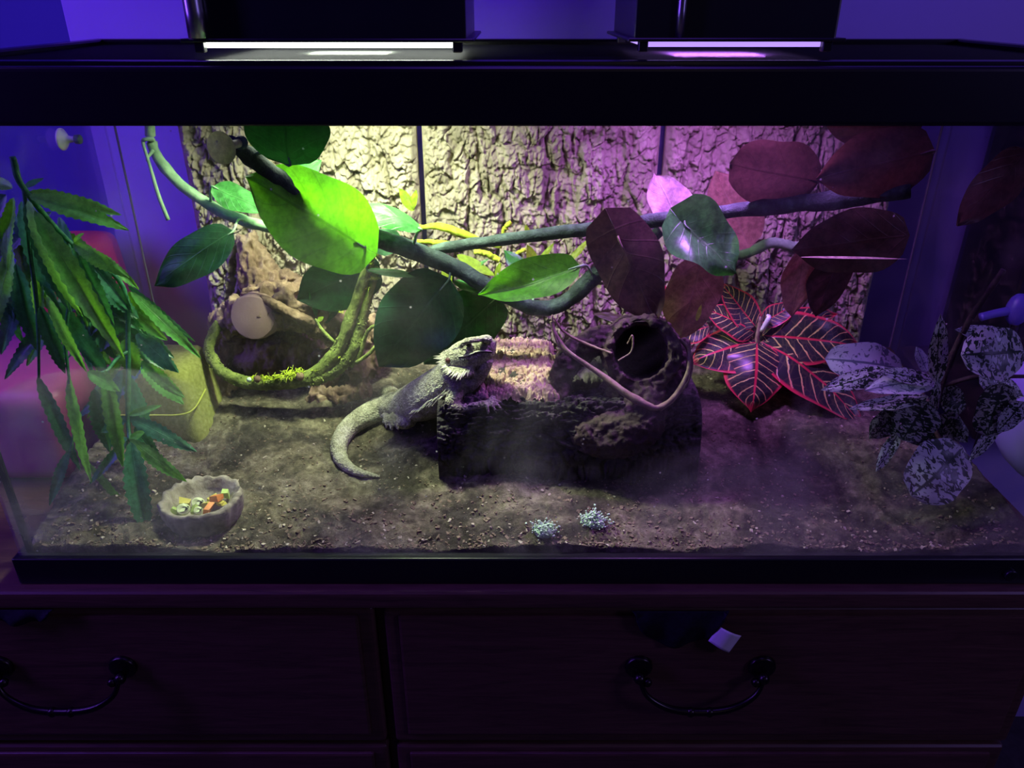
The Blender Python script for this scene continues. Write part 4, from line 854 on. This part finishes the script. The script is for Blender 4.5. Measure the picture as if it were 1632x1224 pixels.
# ------------------------------------------------------------------ food bowl and food
c = G(326, 822); c.z += .0; bw = thing('food_bowl', c, 'rough stone-look food bowl in the front left of the tank', 'bowl')
vs, fs = [], []; N_ = 64
prof = [(.0, .010), (.55, .010), (.80, .018), (.90, .028), (.97, .030), (1.04, .031), (1.08, .026), (1.05, .016), (1.0, .004), (.94, -.004), (.0, -.004)]
for i, (r, z) in enumerate(prof):
    for j in range(N_):
        an = 2*math.pi*j/N_; g = 1+.025*math.sin(an*17+i*.3+2*math.sin(an*3))*(1 if 3 <= i <= 8 else .2)+.11*float(fbm(np.array([math.cos(an)*3]), np.array([math.sin(an)*3]), np.array([i*.6]), 3, 9)[0])
        x, y = .047*r*g*math.cos(an), .037*r*g*math.sin(an); zz_ = z+.0014*math.sin(an*17+1+2*math.sin(an*3))*(1 if 3 <= i <= 6 else 0)+.16*x*.4+.12*y
        vs.append((c.x+x, c.y+y, c.z+zz_))
fs = [(i*N_+j, i*N_+(j+1) % N_, (i+1)*N_+(j+1) % N_, (i+1)*N_+j) for i in range(len(prof)-1) for j in range(N_)]
obj('bowl_body', vs, fs, M['bowl'], bw)
fm = {'green': plain('chopped_green', (.40, .55, .12), .45, 0, .3, 120), 'yellow': plain('chopped_yellow', (.62, .55, .08), .45, 0, .3, 120), 'orange': plain('chopped_orange', (.70, .22, .03), .45, 0, .2, 120), 'pale': plain('chopped_pale', (.62, .70, .36), .45, 0, .2, 120)}
for k, (x, y, m, r, lab) in enumerate(((-.030, -.010, 'green', .007, 'green food piece at the far left of the stone-look bowl'), (-.024, .004, 'yellow', .006, 'yellow food piece near the left back rim of the bowl'), (-.018, -.014, 'pale', .008, 'pale round food slice near the left front of the bowl'), (-.008, .006, 'pale', .008, 'pale round food slice in the middle back of the bowl'), (-.006, -.010, 'green', .007, 'green food piece in the middle front of the bowl'),
        (.002, -.018, 'pale', .0055, 'smallest pale food slice at the front rim of the bowl'), (.004, .002, 'yellow', .007, 'yellow food piece in the centre of the bowl'), (.012, -.010, 'orange', .008, 'large orange food piece in the front of the bowl'), (.018, .004, 'orange', .0075, 'orange food piece behind the large orange one in the bowl'), (.010, .012, 'yellow', .006, 'yellow food piece at the back rim of the bowl'), (.026, -.002, 'yellow', .006, 'yellow food piece nearest the right rim of the bowl'), (.028, .010, 'green', .006, 'green food piece at the right back of the bowl'))):
    q = MB(); pos = (c.x+x, c.y+y, c.z+.015+.004*(k % 3)+.064*x+.12*y)
    if m == 'pale': q.tube([(pos[0], pos[1], pos[2]-.0015), (pos[0]+.0012, pos[1]-.001, pos[2]+.0012), (pos[0]+.0013, pos[1]-.0011, pos[2]+.0016)], [r*.95, r, r*.7], 12, 6)
    else: q.chip(pos, r*1.15, RNG, .8)
    o = q.obj('food_piece', fm[m], None, m == 'pale'); tag(o, lab, 'food', 'food pieces in the bowl')

# ------------------------------------------------------------------ olive block
a = P(318, 705, .185); ob = thing('felt_block', (-.49, .235, ground(-.49, .23)), 'olive green felt-like block with rounded top behind the hanging plant', 'block')
bm = bmesh.new(); add_box(bm, (-.575, .205, .06), (-.428, .315, .172), .022, 5)
for v in bm.verts:
    k = (v.co.z-.06)/.112; v.co.x = v.co.x-.026*k*(1 if v.co.x > -.5 else 0); v.co.y += .02*k; v.co.y -= .10*max(0, v.co.x+.5)
bm_obj('block_body', bm, M['olive'], ob, True)
q = [P(196, 672, .19), P(255, 663, .182), P(290, 650, .186), P(316, 630, .215)]; mb = MB(); mb.tube([(-.57, .200, .118), (-.50, .2005, .118), (-.455, .1985, .120), (-.440, .212, .123), (-.441, .26, .128)], .0013, 6, 30); mb.obj('piping', M['seam'], ob)

# ------------------------------------------------------------------ suction cups and small clumps
def cup(name, c, d, r, mat, label, stem=.02):
    t = thing(name, c, label, 'suction cup'); c = Vector(c); d = Vector(d).normalized(); mb = MB()
    mb.tube([c, c+d*.002, c+d*.006, c+d*.010, c+d*stem], [r, r*.97, r*.6, r*.32, r*.26], 20, 16); mb.obj('cup', mat, t)
    mb = MB(); e = c+d*stem; mb.tube([e-d*.002, e+d*.004, e+d*.006], [r*.4, r*.42, r*.25], 14, 8); mb.obj('knob', M['vine'], t); return t
cup('suction_cup', P(352, 236, .0055), (.3, 1, 0), .015, M['rubber'], 'large round suction cup on the front glass holding the thick vine', .03)
cup('suction_cup', (TX0+.0055, .30, P(222, 222, .30).z), (1, 0, 0), .014, M['clipw'], 'small whitish suction cup on the left glass by the vine end')
for nme, (x, y), r, lab in (('moss_clump', (868, 848), 20, 'pale green moss clump at the front glass below the log'), ('moss_clump', (946, 834), 22, 'greyer moss clump right of the pale green one at the front glass')):
    c = G(x, y); mb = MB(); rr_ = r*mpp(c); mb.ball(c, (rr_*.8, rr_*.6, rr_*.55), 10); [mb.chip(Vector(c)+Vector((RNG.normal()*rr_*.42, RNG.normal()*rr_*.3, abs(RNG.normal())*rr_*.4)), rr_*RNG.uniform(.05, .11), RNG, .8) for _ in range(520)]; tag(mb.obj(nme, M['frost_moss'], None), lab, 'moss')

# ------------------------------------------------------------------ things around the tank
rc = thing('red_canister', (-.76, .34, 0), 'red plastic canister with vent slots and a base tinted mauve as if under purple light left of the tank', 'canister')
bm = bmesh.new(); add_box(bm, (-.93, .205, 0), (-.624, .50, .150), .035, 5); bm_obj('canister_base', bm, M['mauve'], rc, True)
bm = bmesh.new(); add_box(bm, (-.735, .375, .151), (-.624, .498, .300), .025, 5)
for v in bm.verts:
    if v.co.z > .15: v.co.x -= .012*(v.co.z-.15)/.15*(1 if v.co.x > -.68 else -1)
bm_obj('canister_body', bm, M['red'], rc, True)
for k in range(4):
    z = .268-.012*k; rbox('vent_slot', (-.672, .3735, z-.03), (-.645, .380, z-.026), M['slot'], rc, .0008, 1)
pw = thing('pillow', (.86, .28, 0), 'pale rounded cushion standing right of the tank', 'cushion')
mb = MB(); mb.ball((.80, .20, .115), (.125, .10, .115), 28); mb.obj('cushion_body', M['pillow'], pw)
kb = thing('plastic_knob', P(1568, 520, .40), 'small plastic knob with a side stem beyond the right glass', 'knob')
bx = .70; c = Vector((.72, .30, .235)); mb = MB(); mb.ball(c, (.016, .016, .024), 14); mb.obj('knob_head', M['knobblue'], kb)
mb = MB(); mb.tube([c, c+Vector((-.030, 0, -.006)), c+Vector((-.050, 0, -.012))], [.007, .006, .006], 10); mb.obj('knob_stem', M['knobblue'], kb)
mb = MB(); mb.tube([(c.x+.004, c.y, 0), (c.x+.004, c.y, c.z)], .006, 10); mb.obj('knob_post', M['housing'], kb)

bb = thing('storage_box', (.90, .36, 0), 'tall black storage box standing behind the cushion right of the tank', 'box')
rbox('box_body', (.735, .33, 0), (1.20, .505, .50), M['black'], bb, .006, 2); rbox('box_lid', (.730, .325, .50), (1.205, .510, .53), M['black'], bb, .005, 2)

# ------------------------------------------------------------------ cloth caught in the drawers
def cloth(name, x0, x1, ztop, drop, label, tagpos=None):
    t = thing(name, ((x0+x1)/2, -.016, ztop-drop), label, 'cloth'); nx, nz = 40, 20; S_, T_ = np.meshgrid(np.linspace(-1, 1, nx), np.linspace(0, 1, nz))
    X = (x0+x1)/2+(x1-x0)/2*S_*(1-.12*T_); Z = ztop-drop*T_*np.sqrt(np.clip(1-np.abs(S_)**2.2, 0, 1)); Y = -.0175-.004*np.sin(S_*7+T_*2)*T_-.004*np.sin(T_*math.pi)-.002
    o = grid_obj('cloth_fold', X, Y, Z, M['cloth'], t); so_ = o.modifiers.new('solid', 'SOLIDIFY'); so_.thickness = .0012
    if tagpos:
        a, b, c_, d = [P(*q, -.024) for q in tagpos]; vs = []; n = 8
        for i in range(n+1):
            for j in range(n+1):
                s, r = i/n, j/n; p = a.lerp(b, s).lerp(d.lerp(c_, s), r); p = p+Vector((0, -.006*math.sin(math.pi*s), .003*math.sin(math.pi*s))); vs.append(p)
        o = obj('sewn_tag', vs, [(i*(n+1)+j, (i+1)*(n+1)+j, (i+1)*(n+1)+j+1, i*(n+1)+j+1) for i in range(n) for j in range(n)], M['tagm'], t); so_ = o.modifiers.new('solid', 'SOLIDIFY'); so_.thickness = .0006
        o['label'] = 'white sewn tag'
cloth('garment', P(1005, 990, -.02).x, P(1160, 990, -.02).x, -.030, .056, 'black garment poking out of the top right drawer with a white tag', [(1146, 998), (1181, 1013), (1161, 1040), (1129, 1021)])
cloth('garment', P(-40, 980, -.02).x, P(88, 980, -.02).x, -.028, .022, 'dark bit of cloth poking out of the top left drawer')
